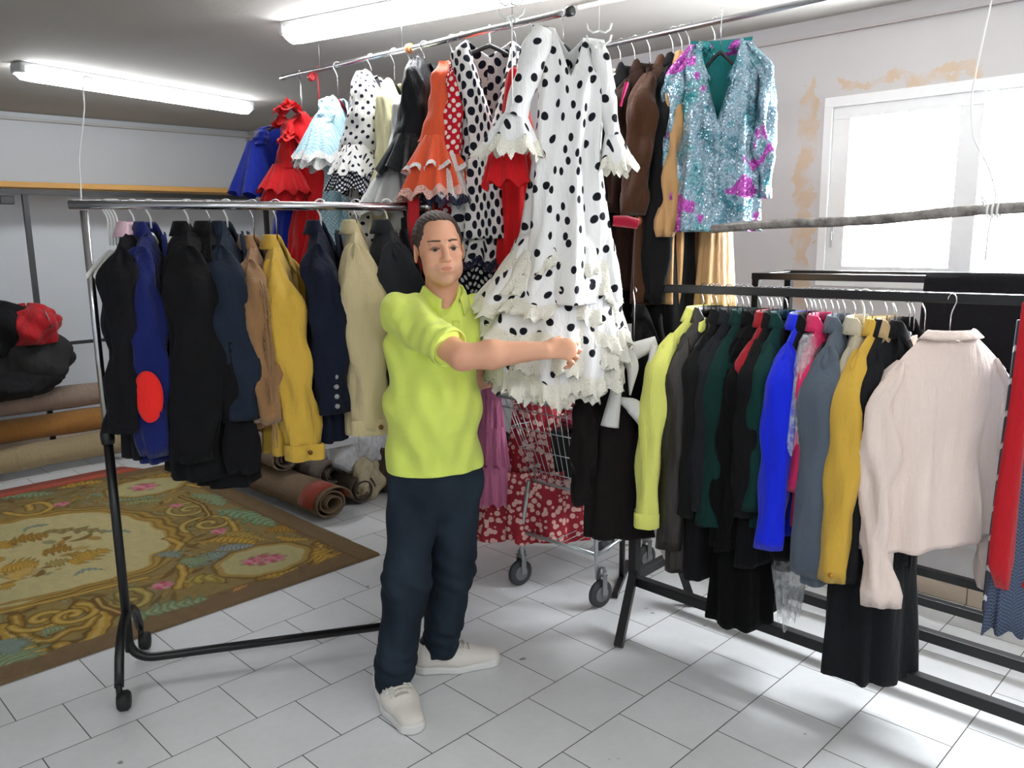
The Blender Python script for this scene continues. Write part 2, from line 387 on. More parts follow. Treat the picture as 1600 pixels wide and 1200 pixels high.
def sleeve_grid(side, w, zs, SL, rx, ry, y1=.0, x1=.02, taper=.7, fold=.006, seed=0, seg=24, n=26, bend=.02, cone=False):
    rg = np.random.default_rng(seed+side+5); ph = rg.uniform(0, 6.28, 4); rows = []
    th = np.linspace(0, 2*pi, seg, endpoint=False)
    for i in range(n):
        t = (i/(n-1))**1.35; cap = min(1, (t/.30))
        sc = sin(cap*pi/2)**.62*.93+.07
        if cone: sc = .25+.75*t**.75
        k = (1-(1-taper)*t)
        cx = side*(w-.06+.06*sm(0, .2, t)+x1*t); cy = y1*t**1.4-bend*sin(pi*t)
        z = zs+.01-SL*t if t > 0 else zs+.012
        a = fold*(np.sin(3*th+ph[0]+9*t)+.7*np.sin(5*th+ph[1]-13*t)+.6*sin(22*t+ph[2]))
        rows.append(np.stack([cx+(rx*k*sc+a)*np.cos(th), cy+(ry*k*sc+a)*np.sin(th), z+0*th], 1))
    return np.array(rows)
def hem_in(g, d=.012, up=.03):
    """turn an open edge inwards so that hems and cuffs show thickness"""
    last = g[-1]; c = last.mean(0); inn = c+(last-c)*.86; inn[:, 2] = last[:, 2]+up*.2; inn2 = inn.copy(); inn2[:, 2] += up
    return np.concatenate([g, inn[None], inn2[None]])
def collar_mb(nw, zn, fd, h=.028, spread=1., back=.02):
    """stand and fall of a collar round the neck opening"""
    th = np.linspace(-pi/2+.45, 1.5*pi-.45, 30); rows = []
    for k, (r, dz) in enumerate(((.98, -.004), (1.02, .5*h), (1.08, h*.95), (1.14, h*.8), (1.36*spread, -.25*h), (1.5*spread, -.9*h))):
        p = []
        for t in th:
            c, s = cos(t), sin(t); fr = max(0., -s)
            p.append((nw*r*c, .043*r*s+.004, zn-fd*.55*fr**1.6+dz*(1-.45*fr)))
        rows.append(p)
    return MB().grid(rows, closed=False)
def lapel_mb(side, nw, zn, fd, D, wd=.06):
    rows = []
    for t in np.linspace(0, 1, 9):
        z = zn-.01-(fd+.16)*t; xin = nw*(1-t)**.9*.9+.004; w_ = wd*(sin(pi*min(1, t*1.25+.12)))**.7*(1.15 if .2 < t < .5 else 1)*(1-t**3*.8)
        y = -(.05+(D-.03)*sm(0, .5, t))-.006
        rows.append([(side*(xin+w_*q), y-.008*sin(pi*q), z-.012*q) for q in (0, .35, .7, 1)])
    return MB().grid(rows, closed=False)
def jacket(loc, rz, mat, label, cat='jacket', w=.21, L=.72, SL=.62, D=.06, ry=.07, rx=.045, zn=-.09, fold=.011, y1=0., x1=.02, taper=.72, flare=1.05, fd=.22,
           collar=None, lapel=True, seed=None, cuffs=None, buttons=None, hem_slope=0., group=None, name='jacket', han=BLACKPL, hlabel=None, bend=.02, lean=0., slope=.10, hgroup=None, hookmat=None, sleeves=(-1, 1), inner=None, hang=True, cuffm=None, sx=0., ch=.028):
    seed = seed if seed is not None else RNG.integers(1e6)
    r = empty(name, loc, rz, label, cat, group)
    zb = zn-L
    lv = [(zn-.04, w, D*.8), (zn-.2, w*.98, D), (zn-.2-(L-.2)*.35, w*.93, D*.95), (zn-.2-(L-.2)*.7, w*.99*flare, D*1.15), (zb, w*1.02*flare, D*1.3)]
    g = body_grid(w, [(a, b, c_, sx*(a-zn)/L) for a, b, c_ in lv], nw=.068, fd=fd, zn=zn, slope=slope, fold=fold, seed=seed)
    if hem_slope: g[..., 2] += hem_slope*g[..., 0]*np.clip((zn-g[..., 2])/L, 0, 1)
    MB().grid(hem_in(g)).build('body_panel', mat, r)
    zs = zn-slope+.03
    for sd in sleeves:
        sg = sleeve_grid(sd, w+.01, zs, SL, rx, ry, y1, x1, taper, fold*.85, int(seed), bend=bend)
        if sx: sg[..., 0] += sx*(sg[..., 2]-zn)/L
        MB().grid(hem_in(sg)).build('sleeve', mat, r)
        e = sg[-1]; c = e.mean(0)
        if cuffm is not None:
            P = []
            for dz, s in ((.055, 1.04), (.05, 1.1), (0, 1.1), (-.004, 1.02)): q = c+(e-c)*s; q[:, 2] += dz; P.append(q)
            MB().grid(P).build('cuff', cuffm, r)
        if cuffs is not None:
            b = MB()
            for k in range(cuffs[1]):
                p = e[(18 if sd < 0 else 18)]; b.lathe([(0, .004), (.008, .003), (.009, 0), (.009, -.002)], (0, 0, 0), 'x', 10)
                b.v[-1] = b.v[-1]*np.array([sd, 1, 1])+np.array([c[0]+sd*(rx*taper+.004), c[1]-ry*taper*.45, c[2]+.03+.035*k])
            b.build('cuff_buttons', cuffs[0], r)
    collar_mb(.068, zn, fd, h=ch).build('collar', collar or mat, r, solid=.003)
    if lapel:
        for sd in (-1, 1): lapel_mb(sd, .068, zn, fd, D).build('lapel', mat, r, solid=.004)
    MB().grid([[(x, -D*1.04-.010, z) for x in (-.006, .012)] for z in np.linspace(zn-fd-.02, zb+.01, 12)], closed=False).build('front_edge', mat, r, solid=.005)
    if buttons is not None:
        b = MB()
        for k in range(3): b.lathe([(0, -.004), (.011, -.003), (.012, 0), (.011, .003)], (.02, -D*1.12-.016, zn-fd-.03-k*.11), 'y', 12)
        b.build('front_buttons', buttons, r)
    if inner is not None:
        MB().grid([[(x*(1-t*.9), -.03-.02*t, zn-.015-fd*.9*t) for x in np.linspace(-.06, .06, 6)] for t in np.linspace(0, 1, 6)], closed=False).build('shirt_front', inner, r, solid=.003)
    if lean: 
        for ch in r.children: pass
        r.rotation_euler[1] = lean
    if hang:
        hanger(loc, rz, hlabel or 'hanger holding the '+label, han, (w-.06)*.85, hgroup, hookmat, drop=-zn-.002)
    return r
def ruffle(cx, cy, z0, z1, r0, r1, n=11, amp=.25, seed=0, seg=120, rows=9, asp=.8, skew=(0, 0), wav=.012, pw=1., st=0.):
    """a gathered flounce hung from a ring of radius r0 and spreading to r1"""
    rg = np.random.default_rng(seed); ph = rg.uniform(0, 6.28, 4); th = np.linspace(0, 2*pi, seg, endpoint=False)+st; out = []
    for i in range(rows):
        t = i/(rows-1); R = r0+(r1-r0)*t**pw
        f = np.sin(n*th+ph[0]+.5*np.sin(2*th+ph[3]))*.62+np.sin((n*2-1)*th+ph[1])*.28+np.sin(3*th+ph[2])*.3
        r = R*(1+amp*f*t**.8)
        z = z0+(z1-z0)*t+wav*np.sin(n*th+ph[1])*t+wav*.7*np.sin(2*th+ph[2])*t
        out.append(np.stack([cx+skew[0]*t+r*np.cos(th), cy+skew[1]*t+asp*r*np.sin(th), z], 1))
    return np.array(out)
def flounce(par, mat, lmat, *a, lw=.035, name='flounce', **k):
    g = ruffle(*a, **k); o = MB().grid(g).build(name, mat, par)
    if lmat is not None:
        e = g[-1]; d = g[-1]-g[-2]; d /= np.linalg.norm(d, axis=1)[:, None]+1e-9; th = np.arange(len(e))
        out = e*1.0; c = e.mean(0); rad = e-c; rad[:, 2] = 0; rad /= np.linalg.norm(rad, axis=1)[:, None]
        P = [e-d*.006+rad*.003]
        for q in (.3, .65, 1.): P.append(e+d*lw*q*(1+.22*np.sin(th*pi/2.)[:, None]*(q > .9))+rad*(.003+.007*np.sin(th*1.3)[:, None]*q))
        MB().grid(P).build('lace_trim', lmat, o)
    return o
def dress(loc, rz, label, mat, w=.17, lv=None, L=1.2, zn=-.09, D=.06, fd=.15, bd=.05, slope=.05, fold=.014, seed=1, sl=None, tiers=(), han=BLACKPL, hw=.15, group=None, hookmat=None, cat='dress', hl=None, nw=.075, kf=9, hang=True):
    """sl = dict(SL, rx, ry, taper, x1, y1, mat, fl=(h, r1, mat, lace, n)) ; tiers = [(z0, h, r0, r1, asp, mat, lace, n, amp)]"""
    r = empty('dress', loc, rz, label, cat, group)
    lv = lv or [(zn-.05, w, D*.8), (zn-.2, w*.95, D*1.2), (zn-.38, w*.75, D), (zn-.58, w*1.0, D*1.4), (zn-L, w*1.1, D*1.7)]
    g = body_grid(w, lv, nw=nw, fd=fd, bd=bd, zn=zn, slope=slope, fold=fold, seed=seed, kf=kf, nr=60)
    MB().grid(g).build('bodice', mat, r, solid=.003)
    if sl:
        for sd in sl.get('sides', (-1, 1)):
            sg = sleeve_grid(sd, w+.005, zn-slope+.02, sl['SL'], sl['rx'], sl['ry'], sl.get('y1', 0), sl.get('x1', .03), sl.get('taper', .8), .004, seed, cone=True, n=34)
            so = MB().grid(sg).build('sleeve', sl.get('mat', mat), r)
            c = sg[-1].mean(0)
            for (h, r1, fm, lm, n) in sl.get('fl', ()):
                asp = sl.get('asp', 1.15)
                flounce(r, fm, lm, c[0], c[1], c[2]+.02, c[2]-h, sl['ry']*sl.get('taper', .8)*.8, r1, n=n, amp=.16, seed=seed+3, seg=88, asp=asp, lw=sl.get('lw', .03)*(1 if h > .13 else .45), name='sleeve_flounce')
    for k, (z0, h, r0, r1, asp, m, lm, n, amp) in enumerate(tiers):
        flounce(r, m, lm, 0, 0, z0, z0-h, r0, r1, n=n, amp=amp, asp=asp, seed=seed+k*7)
    if hang: hanger(loc, rz, hl or 'hanger holding the '+label, han, hw, None, hookmat, drop=-zn)
    return r
# ================================================================= RACKS
BLK = plain('black_paint', (20, 20, 22), .38); RUB = plain('black_rubber', (16, 16, 17), .6); STEEL = plain('dull_steel', (150, 150, 152), .35, 1.)
def arc(p0, p1, p2, n=7):
    p0, p1, p2 = map(np.array, (p0, p1, p2)); return [(1-t)**2*p0+2*t*(1-t)*p1+t*t*p2 for t in np.linspace(0, 1, n)]
# --- rack 1: chrome and black garment rack on castors
A1 = radians(-24.85-5); B1 = np.array([cos(A1), sin(A1), 0]); N1 = np.array([-sin(A1), cos(A1), 0]); P1 = np.array([.995, 3.07, 0]); Z1 = 1.765; L1 = 1.17
def r1(s, n=0, z=0): return P1+B1*s+N1*n+np.array([0, 0, z])
k1 = empty('garment_rack', P1, A1, 'tall chrome and black garment rack on castors holding the men\'s jackets', 'clothes rack')
def k1p(s, n, z): return (s, n, z)
MB().tube([(-.045, 0, Z1-.0), (L1+.02, 0, Z1-.012)], .0155, 16).build('top_rail', CHROME, k1)
for x in (0, L1-.045):
    MB().tube([(x, 0, Z1-.02), (x, 0, .92)], .013, 14).build('upper_post', CHROME, k1)
    MB().tube([(x, 0, .95), (x, 0, .11)], .0165, 14).build('lower_post', BLK, k1)
    MB().lathe([(.022, -.02), (.024, 0), (.024, .02), (.02, .03)], (x, 0, .94)).build('collar_clamp', BLK, k1)
    sg = 1 if x == 0 else -1
    MB().tube(np.array([(x, -.225, .085)]+[(x, -.2, .13)]+arc((x, -.19, .15), (x, -.14, .24), (x, -.03, .26))+[(x, 0, .262)]+arc((x, .03, .26), (x, .14, .24), (x, .19, .15))+[(x, .22, .1)]), .0165, 12).build('foot', BLK, k1)
    for y in (-.228, .225):
        c = MB(); c.lathe([(.006, -.022), (.028, -.021), (.036, -.012), (.036, .012), (.028, .021), (.006, .022)], (x+.012, y, .036), 'x', 20)
        c.tube([(x, y, .045), (x, y, .10)], .011, 10); c.box((x, y+.005, .05), (.02, .04, .02)); c.build('castor', RUB, k1)
MB().tube(np.array([(0, 0, .26)]+arc((0, 0, .16), (0, 0, .075), (.09, 0, .072), 10)+[(L1-.13, 0, .072)]+arc((L1-.13, 0, .072), (L1-.045, 0, .075), (L1-.045, 0, .16), 10)), .0165, 12).build('base_bar', BLK, k1)
MB().lathe([(.008, -.012), (.018, -.012), (.018, .012), (.008, .012)], (L1+.02, 0, Z1-.012), 'x').build('end_cap', CHROME, k1)
# --- rack 2: black square-tube trestle rail
X2, Z2 = 2.665, 1.432; YA, YB = 1.955, .18
k2 = empty('rail_rack', (X2, YA, 0), 0, 'black square tube clothes rail crowded with jackets in the right foreground', 'clothes rack')
def l2(x, y, z): return (x-X2, y-YA, z)
MB().bar(l2(X2, YA+.03, Z2), l2(X2, YB, Z2+.018), .03).build('top_rail', BLK, k2, smooth=False, bevel=.003)
for y in (YA, YB):
    MB().bar(l2(X2, y, Z2), l2(X2, y, .2), .038).build('post', BLK, k2, smooth=False, bevel=.003)
    MB().bar(l2(X2, y, .24), l2(2.45, y-.085 if y == YA else y, 0.005), .035).build('leg', BLK, k2, smooth=False, bevel=.002)
    MB().bar(l2(2.935, y-.03, .235), l2(2.985, y-.09, .005), .035).build('leg', BLK, k2, smooth=False, bevel=.002)
    MB().bar(l2(X2, y, .215), l2(2.97, y-.02, .24), .035).build('cross_bar', BLK, k2, smooth=False, bevel=.002)
MB().bar(l2(X2, YA, .2), l2(X2, YB, .2), .04).build('lower_bar', BLK, k2, smooth=False, bevel=.003)
MB().bar(l2(3.0, YA-.03, .20), l2(3.0, YB, .20), .04).build('lower_bar', BLK, k2, smooth=False, bevel=.003)
# --- rack 3 behind it, against the window wall
XA, XB = 3.32, 3.62
k3 = empty('rail_rack', (XA, 1.80, 0), 0, 'second black tube frame standing under the window behind the crowded rail', 'clothes rack')
def l3(x, y, z): return (x-XA, y-1.80, z)
for x in (XA, XB):
    MB().bar(l3(x, 1.82, 1.452), l3(x, .15, 1.47), .028).build('top_rail', BLK, k3, smooth=False, bevel=.003)
    MB().bar(l3(x, 1.80, .185), l3(x, .15, .185), .036).build('lower_bar', BLK, k3, smooth=False, bevel=.003)
    for y in (1.80, .17): MB().bar(l3(x, y, 1.45), l3(x, y, 0), .032).build('post', BLK, k3, smooth=False, bevel=.003)
for y in (1.80, .17):
    for z in (1.45, .19): MB().bar(l3(XA, y, z), l3(XB, y, z), .028).build('cross_bar', BLK, k3, smooth=False, bevel=.003)
# black cloth over rack 3
P = []
yy = np.linspace(1.10, .62, 24)
for s, (x, z) in enumerate([(XA+.035, 1.0), (XA+.03, 1.2), (XA+.028, 1.42), (XA+.01, 1.478), (XA-.012, 1.482), (XA-.026, 1.45), (XA-.03, 1.35), (XA-.032, 1.25), (XA-.034, 1.155)]):
    P.append([(x+.006*sin(9*y+s), y, z+(.012*sin(7*y) if s in (0, 8) else 0)+(1.10-y)*.01) for y in yy])
tag(MB().grid(P, closed=False).build('black_cloth', cloth('black_felt', (18, 18, 22), .95), solid=.004), 'black cloth draped over the tube frame under the window', 'cloth')
# --- overhead rails on the ceiling
X4 = 2.10; Z4 = 2.352
rail4a, rail4b = ground(440, 122, 2.465), ground(890, 18, 2.395)
def on4(px):
    q = onL(px, 60, rail4a, (rail4b-rail4a)/np.linalg.norm(rail4b-rail4a), 2.39); s_ = np.hypot(*(q-rail4a)[:2])/np.hypot(*(rail4b-rail4a)[:2]); q[2] = rail4a[2]+(rail4b[2]-rail4a[2])*s_; return q
def onL(px, py, P0, b, z=None):
    """point of the line P0 + s*b (in plan) that is seen in column px"""
    n = np.array([b[1], -b[0], 0]); d = ray(px, py); q = CP+(n@(np.array([P0[0], P0[1], CH])-CP))/(n@d)*d
    for _ in range(3):
        if z is None: break
        # refine: same plan line, row at which height z is seen
        row = 600-F*((np.array([q[0], q[1], z])-CP)@UP)/((np.array([q[0], q[1], z])-CP)@FW); d = ray(px, row)
        q = CP+(n@(np.array([P0[0], P0[1], CH])-CP))/(n@d)*d
    if z is not None: q[2] = z
    return q
k4 = empty('overhead_rail', (rail4a+rail4b)/2, math.atan2(*(rail4b-rail4a)[1::-1]), 'chrome rail hung from the ceiling carrying the flamenco dresses', 'rail')
Lh = np.linalg.norm(rail4b-rail4a)/2
x = np.linspace(-Lh, Lh, 30)
MB().tube([(a, .004*sin(a*9), -.035*a/Lh) for a in x], .012, 12).build('rail_tube', CHROME, k4)
for a in (-Lh*.62, Lh*.05, Lh*.72):
    MB().tube([(a, 0, 0), (a, 0, ZC-Z4)], .0015, 6).build('suspension_wire', STEEL, k4)
for a, m in ((-Lh*.7, REDPL), (Lh*.1, WOOD)): MB().lathe([(.0125, -.012), (.02, -.010), (.02, .010), (.0125, .012)], (a, 0, -.003), 'x', 14).build('rail_clip', m, k4)
MB().lathe([(.006, -.01), (.017, -.01), (.017, .012), (.006, .012)], (Lh, 0, -.035), 'x').build('end_cap', BLK, k4)
Z5 = 2.42; rail5a, rail5b = np.array([2.87, 3.4, Z5]), np.array([2.84, .1, Z5])
g = MB().tube([rail5a, rail5b], .012, 12); k5 = g.build('overhead_rail', STEEL); tag(k5, 'dull steel ceiling rail carrying the coats and the sequin jacket', 'rail')
X6 = 2.48; p6a, p6b = onX(1113, 358, X6), onX(1610, 325, X6)
g = MB(); x = np.linspace(0, 1, 24)
g.tube([p6a+(p6b-p6a)*a*1.25+np.array([.004*sin(a*17), 0, .004*sin(a*11)]) for a in x], .0135+.002*np.abs(np.sin(x*23)), 12)
t = NT('scuffed_pipe'); n = t.noise(t.coord(), 18, 5, .7); t.link(t.ramp(n, (.35, lin((92, 88, 86))), (.7, lin((176, 170, 165)))), t.b.inputs['Base Color']); t.b.inputs['Roughness'].default_value = .5; t.b.inputs['Metallic'].default_value = .5
tag(g.build('hanging_pipe', t.m), 'scuffed metal pipe hung by cords across the window', 'pipe')
q = onX(1553, 329, X6); 
cord([(q[0], q[1], ZC), onX(1516, 150, X6), onX(1520, 215, X6), onX(1545, 262, X6), onX(1556, 300, X6), q+np.array([0, 0, .015])], 'white cord from the ceiling knotted round the pipe at the window')
g = MB()
for k in range(3): g.tube([q+np.array([.018*cos(t), -.012+.012*k, .018*sin(t)]) for t in np.linspace(0, 2*pi, 14)], .0028, 6, cap=False)
g.tube([q+np.array([-.015, 0, -.01]), q+np.array([-.02, .004, -.06]), q+np.array([-.014, .006, -.13])], .0025, 6)
g.tube([q+np.array([-.015, .02, .01]), q+np.array([-.015, .03, .04]), q+np.array([-.018, .015, .02])], .0025, 6)
tag(g.build('cord_knot', wh), 'white knotted cord end hanging from the scuffed window pipe', 'cord')
# short straight conduit near the far left lamp, with hook cord down to the chrome rack
a = onL(127, 300, P1, B1, Z1+.02)
top = dep(128, 124, 3.15)
cord([top+np.array([.03, -.03, 0]), top+np.array([.012, -.012, .012]), top, top-np.array([0, 0, .1]), dep(123, 245, 3.15), a-np.array([0, 0, .0])], 'thin white hook cord hanging above the left end of the chrome rack', .0025)
# hooks dangling above the polka dot dresses
def hook_wire(px, py, D, L, label):
    p = dep(px, py, D); g = MB(); g.tube([p+np.array([0, 0, ZC-p[2]]), p], .0018, 6)
    for s in (-1, 1):
        for h in (0, .035): g.tube(np.array([p+np.array([0, 0, -h]), p+XR*s*.02+np.array([0, 0, -h-.006]), p+XR*s*.035+np.array([0, 0, -h+.004]), p+XR*s*.04+np.array([0, 0, -h+.022])]), .0032, 7)
        g.sphere(p+XR*s*.012+np.array([0, 0, -.048]), .008, 10, 7)
    g.tube([p-np.array([0, 0, .04]), p-np.array([0, 0, L])], .0022, 6)
    return tag(g.build('hook_chain', WHPL), label, 'hooks')
hook_wire(799, 6, 2.75, .30, 'white plastic double hooks dangling at the top centre beside the white dress')
hook_wire(936, 48, 2.78, .07, 'small white hooks hanging just right of the large white dress neckline')
# --- shelf on the far wall
YS = 6.75
zt = onY(0, 283, YS)[2]
ws = empty('wall_shelf', (1.0, YS, zt), 0, 'long raw wood shelf board on a black frame along the far left wall', 'shelf')
MB().box((0.35, .22, -.02), (4.6, .48, .04)).build('board', plain('pine', (196, 146, 74), .6), ws, smooth=False, bevel=.004)
MB().bar((-1.9, .02, -.06), (2.6, .02, -.075), .035).build('support_rail', BLK, ws, smooth=False)
pf = onY(40, 305, YS); lx = pf[0]-1.0
for dx in (lx, lx+1.9, lx-1.9):
    MB().bar((dx, .03, -.07), (dx, .03, -zt), .035).build('upright', BLK, ws, smooth=False)
MB().bar((lx, .03, onY(75, 540, YS)[2]-zt), (lx+1.9, .03, onY(75, 540, YS)[2]-zt), .025).build('lower_rail', BLK, ws, smooth=False)
MB().box((lx-.13, -.01, -.13), (.09, .06, .06)).build('bracket_block', BLK, ws, smooth=False, bevel=.006)
# ================================================================= JACKETS ON RACK 1
GC = lambda n, c, **k: cloth(n, c, **k)
black = GC('black_wool', (17, 17, 19)); 
def place(line, px, rz, w, sleeve_px, hem_px):
    """hook point, sleeve length and body length from the rows where cuff and hem are seen"""
    p = line(px); xd = np.array([cos(rz), sin(rz)]); near = p[:2]-xd*w if (xd@YF[:2]) > -.2 else p[:2]+xd*w
    return p, p[2]-z_at(near, sleeve_px), p[2]-z_at(p, hem_px)
def line1(px): p = onL(px, 320, P1, B1, Z1); return p
ZN1 = -.085
def j1(px, srow, hrow, mat, label, yaw=-11, w=.205, **k):
    rz = A1+pi/2+radians(yaw); p, sl, bl = place(line1, px, rz, w, srow, hrow)
    zn = k.pop('zn', ZN1); k.setdefault('hookmat', None)
    return jacket(p, rz, mat, label, w=w, L=bl+zn, SL=sl+zn-.055, zn=zn, hgroup=None, **k)
j1(207, 668, 695, GC('black_worsted', (18, 18, 22)), 'black jacket over a pink shirt collar on the chrome rack', yaw=-9, ry=.07, D=.06, collar=GC('pink_shirt', (222, 186, 196)), hookmat=WHPL, han=WHPL, x1=.03, flare=1.0, y1=.02)
b = j1(233, 706, 700, GC('royal_navy', (20, 30, 92)), 'royal blue jacket with a red elbow patch on the chrome rack', yaw=-7, ry=.072, D=.055, hookmat=WHPL, han=WHPL, y1=-.015, bend=.01)
j1(292, 712, 722, GC('black_overcoat', (15, 15, 17)), 'long black overcoat between the blue and the dark slate jackets', yaw=3, w=.225, ry=.1, D=.11, hookmat=WHPL, han=WHPL, x1=.03, cat='coat', name='overcoat', flare=1.1, y1=.03, sx=-.0)
j1(326, 735, 738, GC('black_overcoat', (15, 15, 17)), 'second black coat half hidden behind the long black overcoat', yaw=3, w=.2, ry=.07, D=.09, cat='coat', name='overcoat', y1=-.06, han=plain('grey_plastic', (150, 152, 156), .5))
j1(353, 650, 640, GC('slate_navy', (32, 40, 54)), 'dark slate blue jacket left of the brown fringed suede one', yaw=-7, ry=.088, D=.07, hookmat=WHPL, han=WHPL, y1=-.05)
su = j1(394, 655, 650, GC('brown_suede', (146, 108, 70), rough=.95, sheen=.4), 'brown suede jacket with long fringe on the sleeve', yaw=-7, ry=.062, D=.05, zn=-.135, lapel=False, y1=-.045)
ye = j1(430, 712, 690, GC('yellow_denim', (205, 166, 66)), 'mustard yellow denim jacket with buttoned cuff on the chrome rack', yaw=-7, w=.205, ry=.078, D=.06, zn=-.135, lapel=False, y1=-.075, cuffm=GC('yellow_denim', (205, 166, 66)), cuffs=(plain('brass_button', (120, 84, 34), .4, .6), 1), taper=.78)
j1(500, 640, 672, GC('midnight_navy', (19, 25, 42)), 'midnight navy blazer with cuff buttons beside the cream jacket', yaw=-9, ry=.066, D=.06, hookmat=WHPL, han=WHPL, cuffs=(plain('pale_button', (150, 150, 150), .4), 4), y1=-.03, taper=.85)
j1(556, 672, 660, GC('cream_cord', (200, 184, 142)), 'cream corduroy jacket with buttoned cuff on the chrome rack', yaw=-9, ry=.088, D=.06, lapel=False, hookmat=None, cuffm=GC('cream_cord', (200, 184, 142)), cuffs=(plain('brass_button', (120, 84, 34), .4, .6), 1), y1=-.04, taper=.85)
j1(604, 640, 655, GC('charcoal_wool', (38, 40, 44)), 'charcoal grey jacket next to the man on the chrome rack', yaw=-1, ry=.095, D=.08, hookmat=WHPL, han=WHPL, y1=.0)
# the red elbow patch, cut to the curve of the sleeve
def sleeve_patch(par, mat, name, w, zs, SL, rx, ry, y1, x1, taper, bend, ths, tc, ht, hth, off=.003):
    P = []
    for r_ in np.linspace(0, 1, 7):
        row = []
        for a in np.linspace(0, 2*pi, 28, endpoint=False):
            t_ = tc+ht*r_*sin(a); th_ = ths+hth*r_*cos(a); k = 1-(1-taper)*t_; cy = y1*t_**1.4-bend*sin(pi*t_)
            row.append((-(w+x1*t_)+(rx*k+off+.003)*cos(th_), cy+(ry*k+off+.003)*sin(th_), zs+.01-SL*t_))
        P.append(row)
    MB().grid(P).build(name, mat, par, solid=.003)
_p, _sl, _bl = place(line1, 233, A1+pi/2+radians(-7), .205, 706, 700)
sleeve_patch(b, cloth('red_patch', (236, 40, 34), rough=.8), 'elbow_patch', .215, ZN1-.07, _sl+ZN1-.055, .045, .072, -.015, .02, .72, .01, pi, .70, .125, .75)
# fringe of the suede jacket
zs = -.135-.065
for k in range(16):
    z0 = -.26-.03*k; g = MB()
    for q in range(2): g.tube([(-.258, -.05-.012*q, z0-.012*q), (-.268, -.062-.012*q, z0-.05), (-.266, -.066-.01*q+.006*sin(k), z0-.13)], [.004, .003, .002], 5)
    g.build('fringe', MATS['brown_suede'], su)
# empty white hangers seen edge-on at the left end
for k, px in enumerate((166, 171, 176, 181)):
    hanger(line1(px), A1+pi/2+radians((-14, -9, -6, -12)[k]), 'white plastic hanger, one of the empty row by the left post', WHPL, .19, 'empty white hangers at the left end of the chrome rack', WHPL, drop=.14)
# red strap hanging over the right end
p = r1(L1-.035, 0, Z1); g = []
for z, y in ((-.16, .021), (-.05, .019), (0, .018), (.019, .008), (.022, 0), (.019, -.012), (0, -.018), (-.06, -.02), (-.2, -.021), (-.36, -.02)): g.append([(x+.003*sin(z*20), y+.004*sin(z*17), z) for x in np.linspace(-.022, .022, 6)])
o = MB().grid(g, closed=False).build('red_strap', cloth('red_ribbon', (176, 22, 30), rough=.6), solid=.003); o.location = p; o.rotation_euler = (0, 0, A1); tag(o, 'red fabric strap slung over the right end of the chrome rack', 'strap')

# ================================================================= JACKETS ON RACK 2
P2 = np.array([X2, YA, 0]); B2 = np.array([0, -1., 0])
def line2(px): p = onL(px, 450, P2, B2, Z2+.01); return p
def j2(px, srow, hrow, mat, label, yaw=0, w=.2, **k):
    rz = radians(yaw); p, sl, bl = place(line2, px, rz, w, srow, hrow); zn = k.pop('zn', -.095)
    k.setdefault('D', .045); k.setdefault('ry', .055); k.setdefault('fold', .005); k.setdefault('hookmat', None); k.setdefault('bend', .01)
    return jacket(p, rz, mat, label, w=w, L=bl+zn, SL=sl+zn-.055, zn=zn, **k)
j2(1014, 740, 800, GC('black_fur', (12, 12, 13), rough=1., sheen=.3), 'fuzzy black coat at the far left end of the black rail', yaw=25, cat='coat', name='overcoat', D=.06, ry=.07, w=.14)
j2(1100, 815, 800, GC('lime_yellow', (222, 224, 116)), 'lime yellow jacket at the left of the crowded black rail', yaw=-6, w=.225, ry=.06, D=.045, cuffm=GC('lime_yellow', (214, 218, 84)), x1=.05, bend=-.01, y1=.015)
j2(1113, 850, 870, GC('brown_leather', (36, 30, 26), rough=.45, spec=.5, sheen=0.), 'dark brown leather coat right behind the lime yellow jacket', yaw=-4, cat='coat', name='overcoat', ry=.07, D=.055)
j2(1139, 800, 880, GC('black_wool', (17, 17, 19)), 'black wool jacket beside the brown leather coat', yaw=0, ry=.05)
j2(1153, 790, 800, GC('anthracite', (28, 30, 34)), 'anthracite jacket between the black wool and bottle green ones', yaw=2, ry=.05)
j2(1171, 812, 800, GC('bottle_green', (10, 46, 42)), 'bottle green jacket, the left one of two green jackets', yaw=2, ry=.062, cuffm=GC('bottle_green', (10, 46, 42)))
lv_ = j2(1190, 850, 950, GC('black_velvet', (7, 7, 8), rough=1., sheen=.05), 'long black velvet coat reaching down to the lower bar', yaw=4, cat='coat', name='overcoat', w=.2, D=.085, ry=.055, fold=.016, flare=1.0)
j2(1209, 760, 780, GC('deep_red', (150, 22, 34)), 'deep red jacket squeezed between black ones on the rail', yaw=4, ry=.055, x1=-.02, w=.195)
j2(1217, 800, 860, GC('black_crepe', (14, 14, 16)), 'black crepe jacket between the deep red and second green ones', yaw=4, ry=.06)
j2(1232, 790, 800, GC('forest_green', (12, 52, 48)), 'forest green jacket, the right one of two green jackets', yaw=4, ry=.05, w=.195)
j2(1262, 846, 810, GC('cobalt', (6, 34, 214), rough=.75), 'bright cobalt blue jacket on the black rail', yaw=6, ry=.06, w=.205, x1=.04)
j2(1270, 800, 850, GC('black_crepe', (14, 14, 16)), 'black jacket between the cobalt one and the plastic garment cover', yaw=4, ry=.045, w=.18)
pk = j2(1292, 760, 800, GC('pink_satin', (206, 36, 92), rough=.5), 'hot pink blouse in a clear plastic cover on the rail', yaw=8, ry=.04, w=.18, lapel=False, cat='blouse', name='blouse')
j2(1322, 893, 880, GC('slate_grey', (84, 94, 106)), 'slate grey jacket in the middle of the black rail', yaw=8, ry=.075, w=.215, D=.05, x1=.0, taper=.85)
j2(1352, 840, 850, GC('stone_linen', (188, 178, 156)), 'stone coloured linen jacket behind the mustard yellow one', yaw=10, ry=.05, w=.18, hookmat=WHPL, han=WHPL)
